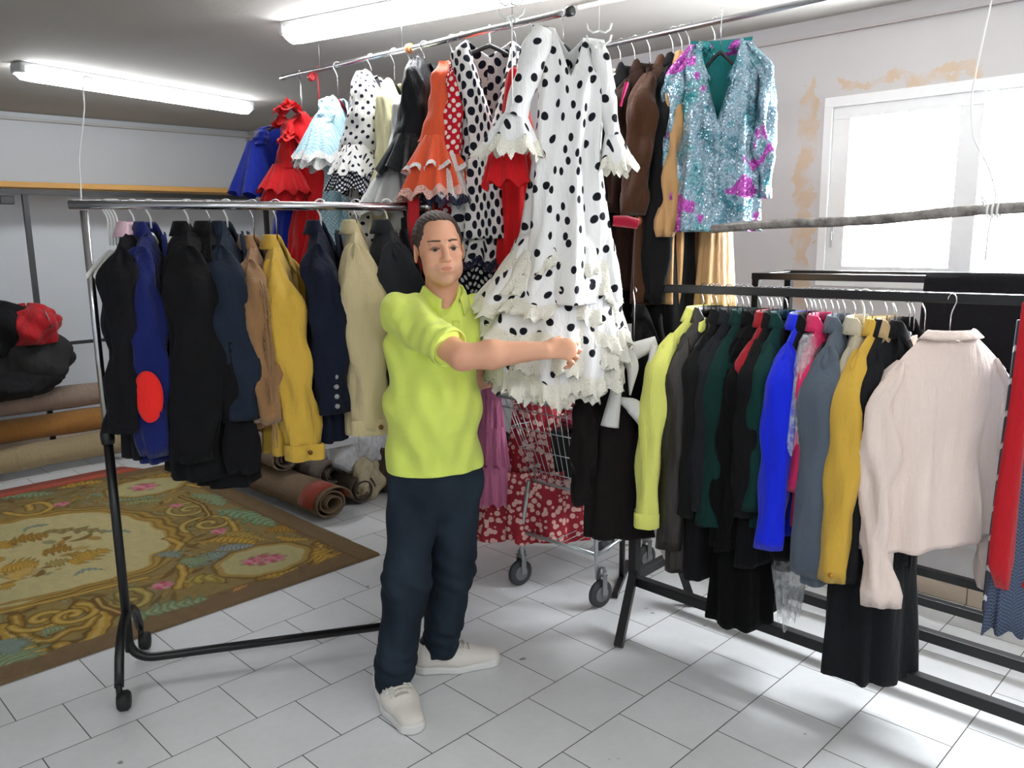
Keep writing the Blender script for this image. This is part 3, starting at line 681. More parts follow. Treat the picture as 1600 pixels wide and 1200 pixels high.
j2(1388, 898, 870, GC('mustard', (206, 166, 66)), 'mustard yellow blazer with embroidered cuff on the black rail', yaw=-6, ry=.062, w=.205, x1=.03, lapel=False, cuffs=(plain('gold_thread', (190, 130, 40), .5, .3), 1))
j2(1402, 850, 870, GC('camel', (184, 156, 116)), 'camel jacket between the mustard blazer and the black one', yaw=2, ry=.055, w=.15, lapel=False, sleeves=(1,))
bc = j2(1400, 900, 1035, GC('pinstripe_black', (24, 25, 28)), 'long black dress coat hanging lowest on the rail', yaw=-4, cat='coat', name='overcoat', w=.17, ry=.05, D=.095, fold=.016, flare=1.0)
j2(1424, 860, 868, GC('ink_black', (16, 16, 18)), 'ink black jacket just behind the pale pink jacket', yaw=6, ry=.055, w=.13, lapel=False, sleeves=(1,))
p, sl, bl = place(line2, 1482, radians(-44), .2, 905, 858)
cr = jacket(p+np.array([-.03, -.02, 0]), radians(144), GC('pale_pink', (230, 211, 201), var=.2), 'pale pink cream jacket seen from the back, foremost on the rail', w=.2, L=bl-.105-.045, SL=.74, slope=.12, y1=.05, zn=-.10, D=.06, ry=.06, rx=.055, x1=-.01, ch=.013, fold=.014, hem_slope=-.10, taper=.75, hookmat=None, flare=1.12)
# lining edge and red scarf, striped tie at the right border
p = line2(1630)
P = []
for z, w_ in ((-.0, .03), (-.02, .05), (-.3, .055), (-.6, .07), (-.78, .075), (-.86, .04)): P.append([(x*w_/.06, .018*sin(x*60)+.006*sin(z*20), z) for x in np.linspace(-.06, .06, 14)])
o = MB().grid(P, closed=False).build('red_scarf', cloth('scarlet', (180, 16, 30), rough=.7), solid=.012); o.location = p+np.array([-.03, 0, .02]); o.rotation_euler = (0, 0, -.7); tag(o, 'red scarf hanging over the rail at the right edge', 'scarf')
P = []
for z in np.linspace(.02, -.3, 8): P.append([(x, .004*sin(z*30), z) for x in (-.012, 0, .012)])
o = MB().grid(P, closed=False).build('blue_ribbon', cloth('pale_blue_band', (122, 146, 190)), solid=.004); o.location = line2(1616)+np.array([-.035, .0, .0]); o.rotation_euler = (0, 0, -.7); tag(o, 'pale blue band hanging beside the red scarf', 'ribbon')
t = NT('striped_navy'); wv = t.node('ShaderNodeTexWave', Scale=6.5); wv.bands_direction = 'DIAGONAL'; t.link(t.coord(), wv.inputs[0])
t.link(t.mix(t.ramp(wv.outputs['Fac'], (.9, 0.), (.95, 1.)), lin((46, 50, 66)), lin((196, 196, 200))), t.b.inputs['Base Color']); t.b.inputs['Roughness'].default_value = .6
pt = line2(1604)+np.array([-.02, 0, .0])
zt0, zt1 = z_at(pt, 800)-pt[2], z_at(pt, 980)-pt[2]
P = [[(x, .004*sin(z*9), z) for x in np.linspace(-.035*w_, .035*w_, 6)] for z, w_ in ((-.05, .4), (zt0, .8), (zt0-.06, .9), (zt1+.06, 1.), (zt1, .25))]
o = MB().grid(P, closed=False).build('striped_tie', t.m, solid=.008); o.location = pt; o.rotation_euler = (0, 0, -.7); tag(o, 'navy tie with white diagonal stripes at the right edge', 'tie')
p = line2(1622); zt0, zt1 = z_at(p, 830)-p[2], z_at(p, 985)-p[2]
g = ruffle(0, 0, -.04, zt1, .03, .06, n=5, amp=.2, seed=4, asp=.5, seg=60)
o = MB().grid(g).build('grey_trousers', dots('blue_check', (84, 96, 118), (44, 50, 66), .008, .3), solid=.004); o.location = p; o.rotation_euler = (0, 0, -.7); tag(o, 'grey blue checked trousers hanging under the red scarf', 'trousers')
# plastic cover on the pink blouse
P = []; pc = line2(1290); rzc = radians(8)
g = ruffle(0, 0, -.09, -.44, .03, .105, n=9, amp=.09, seed=2, asp=.42, rows=16, wav=.02, pw=.45)
o = MB().grid(g).build('plastic_cover', film('clear_film', tr=.72)); o.location = pc+np.array([-.155, -.02, -.03]); o.rotation_euler = (0, 0, rzc); tag(o, 'clear plastic garment cover over the hot pink blouse', 'plastic cover')
pb = line2(1272)
zb0, zb1 = z_at(pb, 880), z_at(pb, 955); g = ruffle(0, 0, zb0+.02-pb[2], zb1-pb[2], .09, .045, n=6, amp=.3, seed=9, asp=.6, rows=14, wav=.02)
o = MB().grid(g).build('plastic_cover', film('clear_film')); o.location = pb+np.array([-.07, 0, 0]); tag(o, 'crumpled clear plastic sticking out under the slate grey jacket', 'plastic cover')
# spare hooks crowding the rail
for px in (1121, 1162, 1203, 1222, 1262, 1276, 1284, 1303, 1312, 1338, 1365, 1431, 1448):
    hanger(line2(px)+np.array([.0, 0, 0]), radians(RNG.uniform(-6, 16)), 'black hanger buried among the jackets on the black rail', BLACKPL, .17 if px < 1330 else .07, 'extra hangers on the crowded black rail')

# garment with white collar and cuffs left of the rail
p = dep(985, 470, 2.83); p[2] = 1.44
bw = jacket(dep(992, 455, 3.06), ANG+radians(8), GC('chocolate_black', (24, 18, 18)), 'black jacket with a white collar and white cuffs', w=.17, L=.70, SL=.56, zn=-.24, D=.07, ry=.06, rx=.055, x1=.02, fd=.3, lapel=False, slope=.05, hlabel='black hanger holding the jacket with white collar and cuffs')
def strip(pts, ws, mat, name, par, D0):
    """a ribbon of cloth along pixel points, at its own distance"""
    L_, R_ = [], []
    rows = []
    for (x, y, d), w_ in zip(pts, ws):
        c = dep(x, y, d); rows.append((c, w_))
    C_ = np.array([r[0] for r in rows]); W_ = np.array([r[1] for r in rows])
    tt = np.linspace(0, len(C_)-1, 24); Cs = np.stack([np.interp(tt, range(len(C_)), C_[:, k]) for k in range(3)], 1); Ws = np.interp(tt, range(len(C_)), W_)
    for _ in range(4): Cs[1:-1] = (Cs[:-2]+2*Cs[1:-1]+Cs[2:])/4
    T = np.gradient(Cs, axis=0); T /= np.linalg.norm(T, axis=1)[:, None]; N = np.cross(T, YF); N /= np.linalg.norm(N, axis=1)[:, None]
    P = [Cs+N*Ws[:, None]*q/2+YF*(.012*(q*q)) for q in (-1, -.5, 0, .5, 1)]
    P = np.transpose(np.array(P), (1, 0, 2))
    o = MB().grid(P, closed=False).build(name, mat, None, solid=.006)
    if par is not None:
        o.parent = par; o.matrix_parent_inverse = (Matrix.Translation(par.location) @ Matrix.Rotation(par.rotation_euler[2], 4, 'Z')).inverted()
    return o
ow = GC('off_white', (206, 204, 200))
strip([(962, 545, 2.96), (985, 552, 2.94), (1003, 545, 2.94), (1027, 536, 2.96)], [.04, .07, .06, .05], ow, 'white_collar', bw, 0)
strip([(978, 546, 2.94), (990, 575, 2.92), (985, 618, 2.92)], [.07, .045, .008], ow, 'white_collar', bw, 0)
strip([(1024, 540, 2.94), (1018, 570, 2.92), (1008, 596, 2.92)], [.03, .025, .008], ow, 'white_collar', bw, 0)
strip([(966, 585, 2.90), (962, 620, 2.90), (953, 668, 2.90)], [.028, .045, .068], ow, 'white_cuff', bw, 0)
strip([(968, 625, 2.92), (990, 635, 2.90), (1010, 660, 2.90), (1022, 700, 2.92)], [.02, .06, .055, .02], ow, 'white_cuff', bw, 0)
strip([(1025, 810, 2.96), (1035, 850, 2.96), (1048, 888, 2.96)], [.03, .04, .012], ow, 'white_sash', bw, 0)
# ================================================================= COATS AND SEQUIN JACKET ON THE CEILING RAIL
def line5(px): return onL(px, 60, rail5a, (rail5b-rail5a)/np.linalg.norm(rail5b-rail5a), Z5)
def j5(px, srow, hrow, mat, label, yaw=0, w=.2, **k):
    rz = radians(yaw); p, sl, bl = place(line5, px, rz, w, srow, hrow); zn = k.pop('zn', -.12)
    k.setdefault('D', .05); k.setdefault('ry', .055); k.setdefault('cat', 'coat'); k.setdefault('name', 'overcoat')
    return jacket(p, rz, mat, label, w=w, L=bl+zn, SL=sl+zn-.055, zn=zn, **k)
j5(970, 200, 330, GC('ivory_blouse', (206, 200, 190)), 'ivory blouse peeking out behind the large white dress', yaw=-8, cat='blouse', name='blouse', w=.15)
pinkb = j5(992, 345, 500, GC('black_crepe', (14, 14, 16)), 'black coat with a pink lapel flash on the ceiling rail', yaw=-4, w=.21, ry=.065, D=.07)
j5(1016, 330, 450, GC('dark_brown', (44, 26, 18)), 'very dark brown coat half hidden beside the tan brown coat', yaw=-2, w=.19, D=.07)
br = j5(1052, 335, 470, GC('chestnut', (70, 42, 25)), 'chestnut brown coat with one big button on its sleeve', yaw=4, w=.225, ry=.058, D=.06, x1=.05, taper=.85)
j5(1066, 470, 560, GC('black_wool', (17, 17, 19)), 'longest black coat on the ceiling rail', yaw=8, w=.18, ry=.075, D=.10, flare=1.0)
j5(1078, 368, 470, GC('camel_coat', (190, 148, 100)), 'camel tan coat just left of the sequin jacket', yaw=14, w=.17, ry=.038, D=.04, x1=.03, taper=.85)
MB().lathe([(0, -.008), (.017, -.006), (.019, 0), (.016, .006)], (0, 0, 0), 'x', 16).xf(Matrix.Translation((-.282, -.03, -.73))).build('sleeve_button', plain('horn_button', (120, 62, 34), .35), br)
q = line5(985)
strip([(980, 128, 2.72), (976, 142, 2.72), (970, 165, 2.72)], [.014, .012, .004], GC('pink_flash', (214, 40, 110)), 'pink_lapel', pinkb, 0)
strip([(958, 345, 2.85), (978, 346, 2.84), (998, 350, 2.84)], [.035, .04, .035], GC('rose_cuff', (150, 18, 44)), 'rose_cuff', pinkb, 0)
# long tan curtain-like coat below the sequin jacket
p = line5(1118); z0, z1 = z_at(p, 330)-p[2], z_at(p, 486)-p[2]
r_ = empty('dress', p, 0, 'long tan pleated gown hanging below the sequin jacket', 'dress')
g = ruffle(0.05, 0, -.45, z1, .05, .11, n=9, amp=.13, seed=11, asp=.7, rows=14, wav=.004); MB().grid(g).build('pleated_skirt', GC('tan_satin', (196, 158, 112), rough=.6), r_, solid=.003)
hanger(p, 0, 'hanger holding the long tan pleated gown', BLACKPL, .14)
# sequin jacket
t = NT('sequins'); c = t.coord('Object')
v = t.node('ShaderNodeTexVoronoi', Scale=230., Randomness=.5); t.link(c, v.inputs['Vector'])
n = t.noise(c, 5.5, 5, .75); n2 = t.node('ShaderNodeTexNoise', Scale=7.0, Detail=2.); mp = t.node('ShaderNodeMapping'); mp.inputs['Location'].default_value = (3.1, 1.7, 5.3); t.link(c, mp.inputs[0]); t.link(mp.outputs[0], n2.inputs['Vector'])
base = t.ramp(n, (.36, lin((62, 122, 136))), (.5, lin((150, 172, 188))), (.64, lin((52, 146, 150))))
base = t.mix(t.ramp(n2.outputs['Fac'], (.575, 0.), (.60, 1.)), base, lin((176, 76, 170)))
sx = t.node('ShaderNodeSeparateColor'); t.link(v.outputs['Color'], sx.inputs[0])
t.link(t.mix(t.math('GREATER_THAN', sx.outputs[0], .965), base, (.95, .97, 1., 1)), t.b.inputs['Base Color'])  # scattered near-white cells paint the sparkle into the colour
t.b.inputs['Metallic'].default_value = .55; t.b.inputs['Roughness'].default_value = .3
nm = t.node('ShaderNodeVectorMath', operation='MULTIPLY_ADD'); t.link(v.outputs['Color'], nm.inputs[0]); nm.inputs[1].default_value = (1.1, 1.1, 1.1); nm.inputs[2].default_value = (-.55, -.55, -.55)
ge = t.node('ShaderNodeNewGeometry'); ad = t.node('ShaderNodeVectorMath', operation='ADD'); t.link(ge.outputs['Normal'], ad.inputs[0]); t.link(nm.outputs[0], ad.inputs[1])
no = t.node('ShaderNodeVectorMath', operation='NORMALIZE'); t.link(ad.outputs[0], no.inputs[0]); t.link(no.outputs[0], t.b.inputs['Normal'])
SEQ = t.m
p = line5(1150)+np.array([-.10, 0, 0]); ang = radians(-62)
z1 = p[2]-z_at(p, 362)
sj = jacket(p, ang, SEQ, 'turquoise sequin jacket with magenta flowers hanging from the ceiling rail', w=.142, L=z1-.115, SL=.55, zn=-.115, D=.075, ry=.05, rx=.04, x1=.012, lapel=False, fold=.014, fd=.26, flare=1.02, taper=.8, slope=.03, bend=0)
MB().grid([[(x, .045-2*x*x, -.085-.30*t_) for x in np.linspace(-.11, .11, 10)] for t_ in np.linspace(0, 1, 5)], closed=False).build('lining', GC('teal_lining', (14, 122, 124), rough=.5), sj, solid=.002)

# ================================================================= FLAMENCO DRESSES ON THE CHROME CEILING RAIL
def line4(px): return on4(px)
R4 = math.atan2(*(rail4a-rail4b)[1::-1]); H4 = R4-pi/2+radians(33)    # hanger axis pointing away from the viewer
SB = dots('white_small_navy', (226, 224, 222), (24, 26, 48), .036, .21); NB = dots('navy_white', (22, 24, 44), (226, 226, 226), .017, .3); 
WM = dots('white_black_mid', (228, 226, 224), (20, 22, 36), .046, .34, .1); RW = dots('red_white_dot', (196, 24, 40), (238, 228, 222), .028, .3)
LB = dots('pale_blue_dot', (158, 204, 220), (226, 236, 240), .014, .28); BW = dots('black_white_dot', (18, 18, 26), (226, 226, 228), .024, .3)
LW = lace('white_lace', (240, 240, 238), 120, .2); LC = lace('cream_lace', (238, 234, 220), 120, .2); LN = lace('navy_lace', (40, 44, 70), 100, .3)
royal = cloth('royal_blue', (12, 38, 150), rough=.75, sheen=.3); redc = cloth('red_crepe', (206, 18, 26), rough=.75, sheen=.2); org = cloth('orange_crepe', (236, 96, 58), rough=.75)
crm = cloth('cream_crepe', (232, 226, 184), rough=.75); wht = cloth('white_crepe', (222, 224, 222), rough=.75); bkc = cloth('black_satin', (14, 18, 22), rough=.55); yel = cloth('lemon', (226, 222, 128))
def d4(px, rows, label, mat, yaw=0, w=.16, **k):
    """rows: (neck row, sleeve end row, hem row)"""
    p = line4(px); rz = H4+radians(yaw); xd = np.array([cos(rz), sin(rz)])
    zn = z_at(p, rows[0])-p[2]; L = p[2]-z_at(p, rows[2])+zn; SLn = p[2]-z_at(p[:2]-xd*w, rows[1])+zn-.05 if rows[1] else None
    sl = k.pop('sl', None)
    if sl is not None: sl = dict(sl); sl['SL'] = SLn
    return dress(p, rz, label, mat, w=w, L=L, zn=zn, sl=sl, **k), L, zn
# royal blue, far left
p = line4(494)
dress(line4(470), H4+radians(-44), 'royal blue dress with ruffled cape sleeves, leftmost on the ceiling rail', royal, w=.20, L=1.35, zn=-.24, D=.09, sl=dict(SL=.10, rx=.05, ry=.08, fl=((.24, .155, royal, None, 9),), sides=(-1, 1), asp=.8), han=WOOD, hw=.19, hookmat=CHROME, seed=3, kf=12)
rd = dress(line4(497), H4+radians(-36), 'red dress with rose shoulders and ruffled sleeves on a red hanger', redc, w=.17, L=1.05, zn=-.20, D=.085, sl=dict(SL=.26, rx=.05, ry=.085, fl=((.11, .135, redc, None, 12), (.17, .125, redc, None, 11)), asp=.9), han=REDPL, hw=.2, hookmat=REDPL, seed=5, fold=.02,
           tiers=((-.72, .2, .12, .17, .8, redc, None, 11, .25), (-.9, .22, .12, .18, .8, redc, None, 11, .28), (-1.06, .2, .12, .17, .8, redc, None, 11, .28)))
for (x, y, z, s) in ((-.17, -.02, -.20, .075), (-.2, -.07, -.34, .06), (-.19, .03, -.25, .05)):
    g = MB()
    for k in range(5):
        rr = s*(.25+.19*k); g.grid(ruffle(x, y, z+.02*(4-k)*.3, z+s*.45-.012*k, rr*.5, rr, n=5, amp=.22, seed=k, seg=40, rows=5, asp=.9)) 
    g.build('rose', cloth('rose_red', (216, 26, 30), rough=.6, fold=.9), rd)
d4(527, (150, 205, 420), 'light blue dotted dress with lace cuffs beside the red dress', LB, w=.15, D=.06, sl=dict(rx=.05, ry=.065, fl=((.14, .125, LB, LW, 9), (.2, .13, LW, None, 10)), asp=1.), seed=6, han=REDPL, nw=.05,
   tiers=((-.7, .14, .12, .17, .8, LB, LW, 12, .2), (-.86, .14, .12, .18, .8, LB, LW, 12, .2), (-1.04, .18, .12, .18, .8, LB, LW, 12, .2)))
d4(580, (112, 248, 420), 'white dress with small dots and navy dotted ruffled cuffs', SB, w=.17, D=.075, yaw=4, sl=dict(rx=.06, ry=.088, taper=1.05, fl=((.10, .15, SB, None, 9), (.17, .17, NB, None, 9)), asp=.85), seed=8,
   tiers=((-.20, .5, .165, .175, .6, NB, None, 6, .05),))
d4(616, (125, 300, 360), 'cream yellow dress with lemon hem ruffles, narrow behind the white one', crm, w=.16, D=.06, seed=9, sl=dict(rx=.045, ry=.055, fl=((.12, .1, wht, LW, 9),)), tiers=((-.8, .3, .12, .15, .8, yel, None, 10, .2),))
d4(640, (148, 262, 420), 'white dress with wide lace flounces left of the black one', wht, w=.16, D=.06, seed=10, sl=dict(rx=.045, ry=.06, fl=((.16, .155, wht, LW, 11),), sides=(-1,), asp=.8), tiers=((-.68, .2, .12, .2, .8, LW, None, 12, .2),))
d4(663, (92, 232, 560), 'black dress with flared ruffled cuffs on the ceiling rail', bkc, w=.17, D=.07, seed=12, sl=dict(rx=.05, ry=.078, taper=.95, fl=((.13, .15, bkc, None, 10),), asp=.85))
d4(706, (98, 235, 470), 'orange dress with pink lace flounced cuffs', org, w=.175, D=.06, seed=13, sl=dict(rx=.05, ry=.068, taper=1.1, fl=((.10, .13, org, LW, 11), (.19, .155, org, lace('pink_lace', (240, 190, 176), 110, .24), 12)), asp=.85), nw=.05)
d4(722, (95, 262, 350), 'red dress with white dots and navy lace cuffs', RW, w=.165, D=.06, seed=14, sl=dict(rx=.035, ry=.045, taper=1.0, fl=((.14, .10, LW, LN, 11),), asp=.9), nw=.05)
mid, L_, zn_ = d4(765, (62, None, 372), 'white sleeveless dress with medium black dots and black dotted hem', WM, yaw=-66, w=.15, D=.085, seed=15, fold=.02, sl=None, hookmat=WHPL, nw=.085, fd=.3)
flounce(mid, WM, LN, 0, 0, zn_-L_+.1, zn_-L_-.09, .10, .17, n=13, amp=.2, seed=4, st=pi/2)
flounce(mid, BW, BW, 0, 0, zn_-L_-.05, zn_-L_-.38, .14, .2, n=11, amp=.12, seed=5, st=pi/2)
# red dress behind the white one
rb = dress(line4(806), H4+radians(8), 'plain red dress hidden behind the large white dress', redc, w=.09, L=.85, zn=-.16, D=.05, seed=16, sl=dict(SL=.5, rx=.035, ry=.045, fl=((.12, .1, redc, None, 8),), sides=(1,)), hl='hanger holding the plain red dress behind the white one')
tb = MB()

# ================================================================= THE LARGE WHITE DRESS THE MAN HOLDS
DD = 2.91
pd = dep(880, 40, DD)
BD = dots('white_black_large', (232, 231, 230), (18, 19, 28), .068, .19, .75, fold=.55)
wd = empty('dress', pd, ANG, 'large white flamenco dress with black dots and cream lace held by the man', 'dress')
def loc_(x, y, d=DD): q = dep(x, y, d)-pd; return np.array([q@XR, q@YF, q[2]])
rowsp = [(96, 838, 950, .055), (130, 840, 948, .085), (180, 838, 944, .09), (240, 832, 940, .08), (300, 824, 944, .10), (360, 818, 950, .12), (420, 804, 956, .14), (455, 792, 962, .16)]
th = np.linspace(0, 2*pi, 120, endpoint=False)+pi/2; c, s = np.cos(th), np.sin(th)
lsh, rsh = loc_(826, 36), loc_(944, 62); vneck = loc_(897, 124); bneck = loc_(885, 78); lnk, rnk = loc_(868, 44), loc_(912, 58)
n = 70; zb = loc_(880, 470)[2]
def prof(z):
    zz = np.array([loc_((a+b)/2, r)[2] for r, a, b, d_ in rowsp]); cx = np.array([(loc_(a, r)[0]+loc_(b, r)[0])/2 for r, a, b, d_ in rowsp]); w_ = np.array([(loc_(b, r)[0]-loc_(a, r)[0])/2 for r, a, b, d_ in rowsp]); dd = np.array([q[3] for q in rowsp])
    return np.interp(-z, -zz, cx), np.interp(-z, -zz, w_), np.interp(-z, -zz, dd)
rows = []
cx0 = (lnk[0]+rnk[0])/2; nwid = (rnk[0]-lnk[0])/2
xt = np.where(c < 0, lsh[0]+(-c*-1+1)*(cx0-lsh[0]), cx0+c*(rsh[0]-cx0)); xt = cx0+np.where(c < 0, c*(cx0-lsh[0]), c*(rsh[0]-cx0))
ax = np.abs(xt-cx0); inn = ax < nwid; u_ = 1-ax/nwid
zsh = np.where(c < 0, lnk[2]+(lsh[2]-lnk[2])*np.clip((ax-nwid)/(cx0-lsh[0]-nwid), 0, 1)-0.0, rnk[2]+(rsh[2]-rnk[2])*np.clip((ax-nwid)/(rsh[0]-cx0-nwid), 0, 1))
zt_ = np.where(inn, zsh+(np.where(s < 0, vneck[2], bneck[2])-zsh)*np.clip(u_, 0, 1)**.85, zsh)
yt_ = np.where(inn, np.where(s < 0, -.055, .04)*np.clip(u_, 0, 1)**.5, 0.)
for i in range(n):
    t_ = i/(n-1); z = zt_+(zb-zt_)*t_; cx, w_, dd = prof(z); k = np.clip((zt_-z)/.12, 0, 1)**.6
    xf = cx+w_*np.sign(c)*np.abs(c)**.85; yf = dd*np.sign(s)*np.abs(s)**.8
    x = xt+(xf-xt)*k; y = yt_+(yf-yt_)*k; a = (.004+.02*t_)*k
    f = np.sin(7*th+1+3*z)*.6+np.sin(11*th+2-4*z)*.4+.5*np.sin(4*th+5*z)
    y = y+a*f*np.sign(s)*np.abs(s)**.5*1.3; x = x+a*.6*f*c
    # soft seam from bust to hip
    y = y-.014*np.exp(-((x-cx-.03)/.02)**2)*k*(s < 0)
    rows.append(np.stack([x, y, z], 1))
MB().grid(rows).build('bodice', BD, wd, solid=.003)
# sleeves
def px_sleeve(pts, ry, nm='sleeve', mat=BD, seg=28):
    """pts: (x centre, y, half width px, distance)"""
    C_ = np.array([loc_(a, b, d_) for a, b, h, d_ in pts]); Wd = np.array([h/F*d_*1. for a, b, h, d_ in pts]); tt = np.linspace(0, len(pts)-1, 30)
    Cs = np.stack([np.interp(tt, range(len(pts)), C_[:, k]) for k in range(3)], 1); Ws = np.interp(tt, range(len(pts)), Wd)
    for _ in range(3): Cs[1:-1] = (Cs[:-2]+2*Cs[1:-1]+Cs[2:])/4; Ws[1:-1] = (Ws[:-2]+2*Ws[1:-1]+Ws[2:])/4
    T = np.gradient(Cs, axis=0); T /= np.linalg.norm(T, axis=1)[:, None]; X_ = np.cross(T, [0, 1., 0]); X_ /= np.linalg.norm(X_, axis=1)[:, None]
    a = np.linspace(0, 2*pi, seg, endpoint=False); P = []
    for i in range(len(Cs)): 
        fo = 1+.07*np.sin(3*a+i*.5)
        P.append(Cs[i]+X_[i]*(Ws[i]*np.cos(a)*fo)[:, None]+np.array([0, 1, 0])*((ry*Ws[i]+.004)*np.sin(a)*fo)[:, None])
    return MB().grid(P, cap0=True).build(nm, mat, wd), Cs[-1], Ws[-1]
px_sleeve([(848, 45, 14, 2.88), (838, 75, 22, 2.86), (826, 115, 19, 2.84), (814, 150, 18, 2.83), (805, 182, 18, 2.82)], .8)
px_sleeve([(930, 66, 10, 2.88), (940, 95, 14, 2.86), (947, 140, 14, 2.86), (953, 180, 12, 2.85), (957, 212, 11, 2.85)], .8)
q = loc_(804, 180, 2.82); e = loc_(798, 225, 2.82)
flounce(wd, BD, LC, q[0], q[1], q[2]+.01, e[2]+.005, .038, .088, n=6, amp=.12, seed=3, asp=.6, lw=.05, name='sleeve_flounce', skew=(e[0]-q[0], 0), seg=88, st=pi/2)
q = loc_(957, 210, 2.85); e = loc_(962, 256, 2.85)
flounce(wd, BD, LC, q[0], q[1], q[2]+.01, e[2]+.01, .024, .052, n=5, amp=.12, seed=8, asp=.7, lw=.035, name='sleeve_flounce', skew=(e[0]-q[0], 0), seg=72, st=pi/2)
# red underskirt cuff behind the left sleeve
q = loc_(795, 235, 2.92); g = ruffle(q[0], q[1], q[2]+.06, loc_(800, 290, 2.92)[2], .05, .09, n=8, amp=.15, seed=2, asp=.6)
MW = Matrix.Translation(Vector(pd.tolist()))@Matrix.Rotation(ANG, 4, 'Z')
MR = Matrix.Translation(rb.location)@Matrix.Rotation(rb.rotation_euler[2], 4, 'Z')
MB().grid(g).xf(MR.inverted()@MW).build('sleeve_flounce', redc, rb)
# skirt tiers: each a wide gathered flounce with lace edge
def tier(y0, xa0, xb0, y1, xl1, xr1, yl, yr, d0, d1, n_, amp, seed, lw, mat=BD, lm=LC, dep_=DD):
    a0, b0 = loc_(xa0, y0, dep_), loc_(xb0, y0, dep_); l1, r1_ = loc_(xl1, yl, dep_), loc_(xr1, yr, dep_); m1 = loc_((xl1+xr1)/2, y1, dep_)
    rg = np.random.default_rng(seed); ph = rg.uniform(0, 6.28, 5); th = np.linspace(0, 2*pi, 200, endpoint=False)+pi/2; C_, S_ = np.cos(th), np.sin(th); R = 14; P = []
    for i in range(R):
        t_ = i/(R-1); cx = (a0[0]+b0[0])/2*(1-t_)+(l1[0]+r1_[0])/2*t_; w_ = (b0[0]-a0[0])/2*(1-t_)+(r1_[0]-l1[0])/2*t_**.8; dd = d0+(d1-d0)*t_
        f = np.sin(n_*th+ph[0]+.6*np.sin(2*th))*.6+np.sin((2*n_+1)*th+ph[1])*.25+np.sin(3*th+ph[2])*.25
        zb_ = m1[2]+(l1[2]-m1[2])*np.clip(-C_, 0, 1)**1.5+(r1_[2]-m1[2])*np.clip(C_, 0, 1)**1.5
        z = a0[2]*(1-C_)/2+b0[2]*(1+C_)/2; z = z+(zb_-z)*t_+.012*t_*np.sin(n_*th+ph[3])
        k = 1+amp*f*t_**.9
        P.append(np.stack([cx+w_*C_*(1+amp*.35*f*t_), a0[1]+dd*S_*k-.0*t_, z], 1))
    P = np.array(P); o = MB().grid(P).build('flounce', mat, wd)
    e = P[-1]; d = P[-1]-P[-2]; d /= np.linalg.norm(d, axis=1)[:, None]; cc = e.mean(0); rad = e-cc; rad[:, 2] = 0; rad /= np.linalg.norm(rad, axis=1)[:, None]; ti = np.arange(len(e))
    Q = [e-d*.01+rad*.004]
    for q in (.2, .45, .7, .9, 1.): Q.append(e+d*lw*q*(1+.2*np.sin(ti*pi/2)[:, None]*(q > .95))+rad*(.004+.014*np.sin(ti*.9+ph[4])[:, None]*q+.006*np.sin(ti*2.1)[:, None]*q))
    MB().grid(Q).build('lace_trim', lm, o)
    return o
tier(520, 790, 955, 600, 768, 968, 575, 580, .13, .17, 11, .20, 25, .05, mat=LC)
tier(480, 796, 950, 588, 768, 966, 565, 565, .14, .185, 9, .17, 21, .05, lm=LC)
tier(470, 800, 950, 555, 752, 976, 520, 545, .13, .175, 10, .18, 26, .045, mat=LC)
tier(455, 800, 945, 520, 740, 978, 500, 520, .13, .17, 9, .18, 22, .045)
tier(408, 806, 955, 470, 738, 968, 468, 488, .12, .155, 9, .18, 23, .045)
tier(380, 815, 950, 440, 765, 966, 452, 458, .105, .14, 9, .16, 24, .035, mat=LC)
tier(365, 815, 950, 402, 792, 962, 425, 430, .10, .128, 8, .14, 27, .035)
hanger(dep(880, 24, 2.97), ANG+.1, 'black hanger with long hook holding the large white dress', BLACKPL, .075, drop=.075)
# ================================================================= THE MAN (signed-distance body, surfaced by dual contouring)
def v3(*a): return np.array(a, float)
def cone(P, a, b, ra, rb, sq=None):
    a = np.asarray(a, float); b = np.asarray(b, float); ab = b-a; t = np.clip(((P-a)@ab)/(ab@ab), 0, 1)
    q = P-(a+t[:, None]*ab)
    if sq is not None:      # sq = (axis, factor): flattened along that axis
        ax, k = sq; ax = np.asarray(ax, float)/np.linalg.norm(ax); q = q+(q@ax)[:, None]*ax*(1/k-1)
    return np.linalg.norm(q, axis=1)-(ra+t*(rb-ra))
def ell(P, c, r, R=None):
    q = P-np.asarray(c, float)
    if R is not None: q = q@R
    r = np.asarray(r, float); k0 = np.linalg.norm(q/r, axis=1); k1 = np.linalg.norm(q/(r*r), axis=1)+1e-9
    return k0*(k0-1)/k1
def su(a, b, k):
    h = np.clip(.5+.5*(b-a)/k, 0, 1); return b+(a-b)*h-k*h*(1-h)
def ss(a, b, k):   # subtract b from a
    h = np.clip(.5-.5*(a+b)/k, 0, 1); return a*(1-h)+(-b)*h+k*h*(1-h)
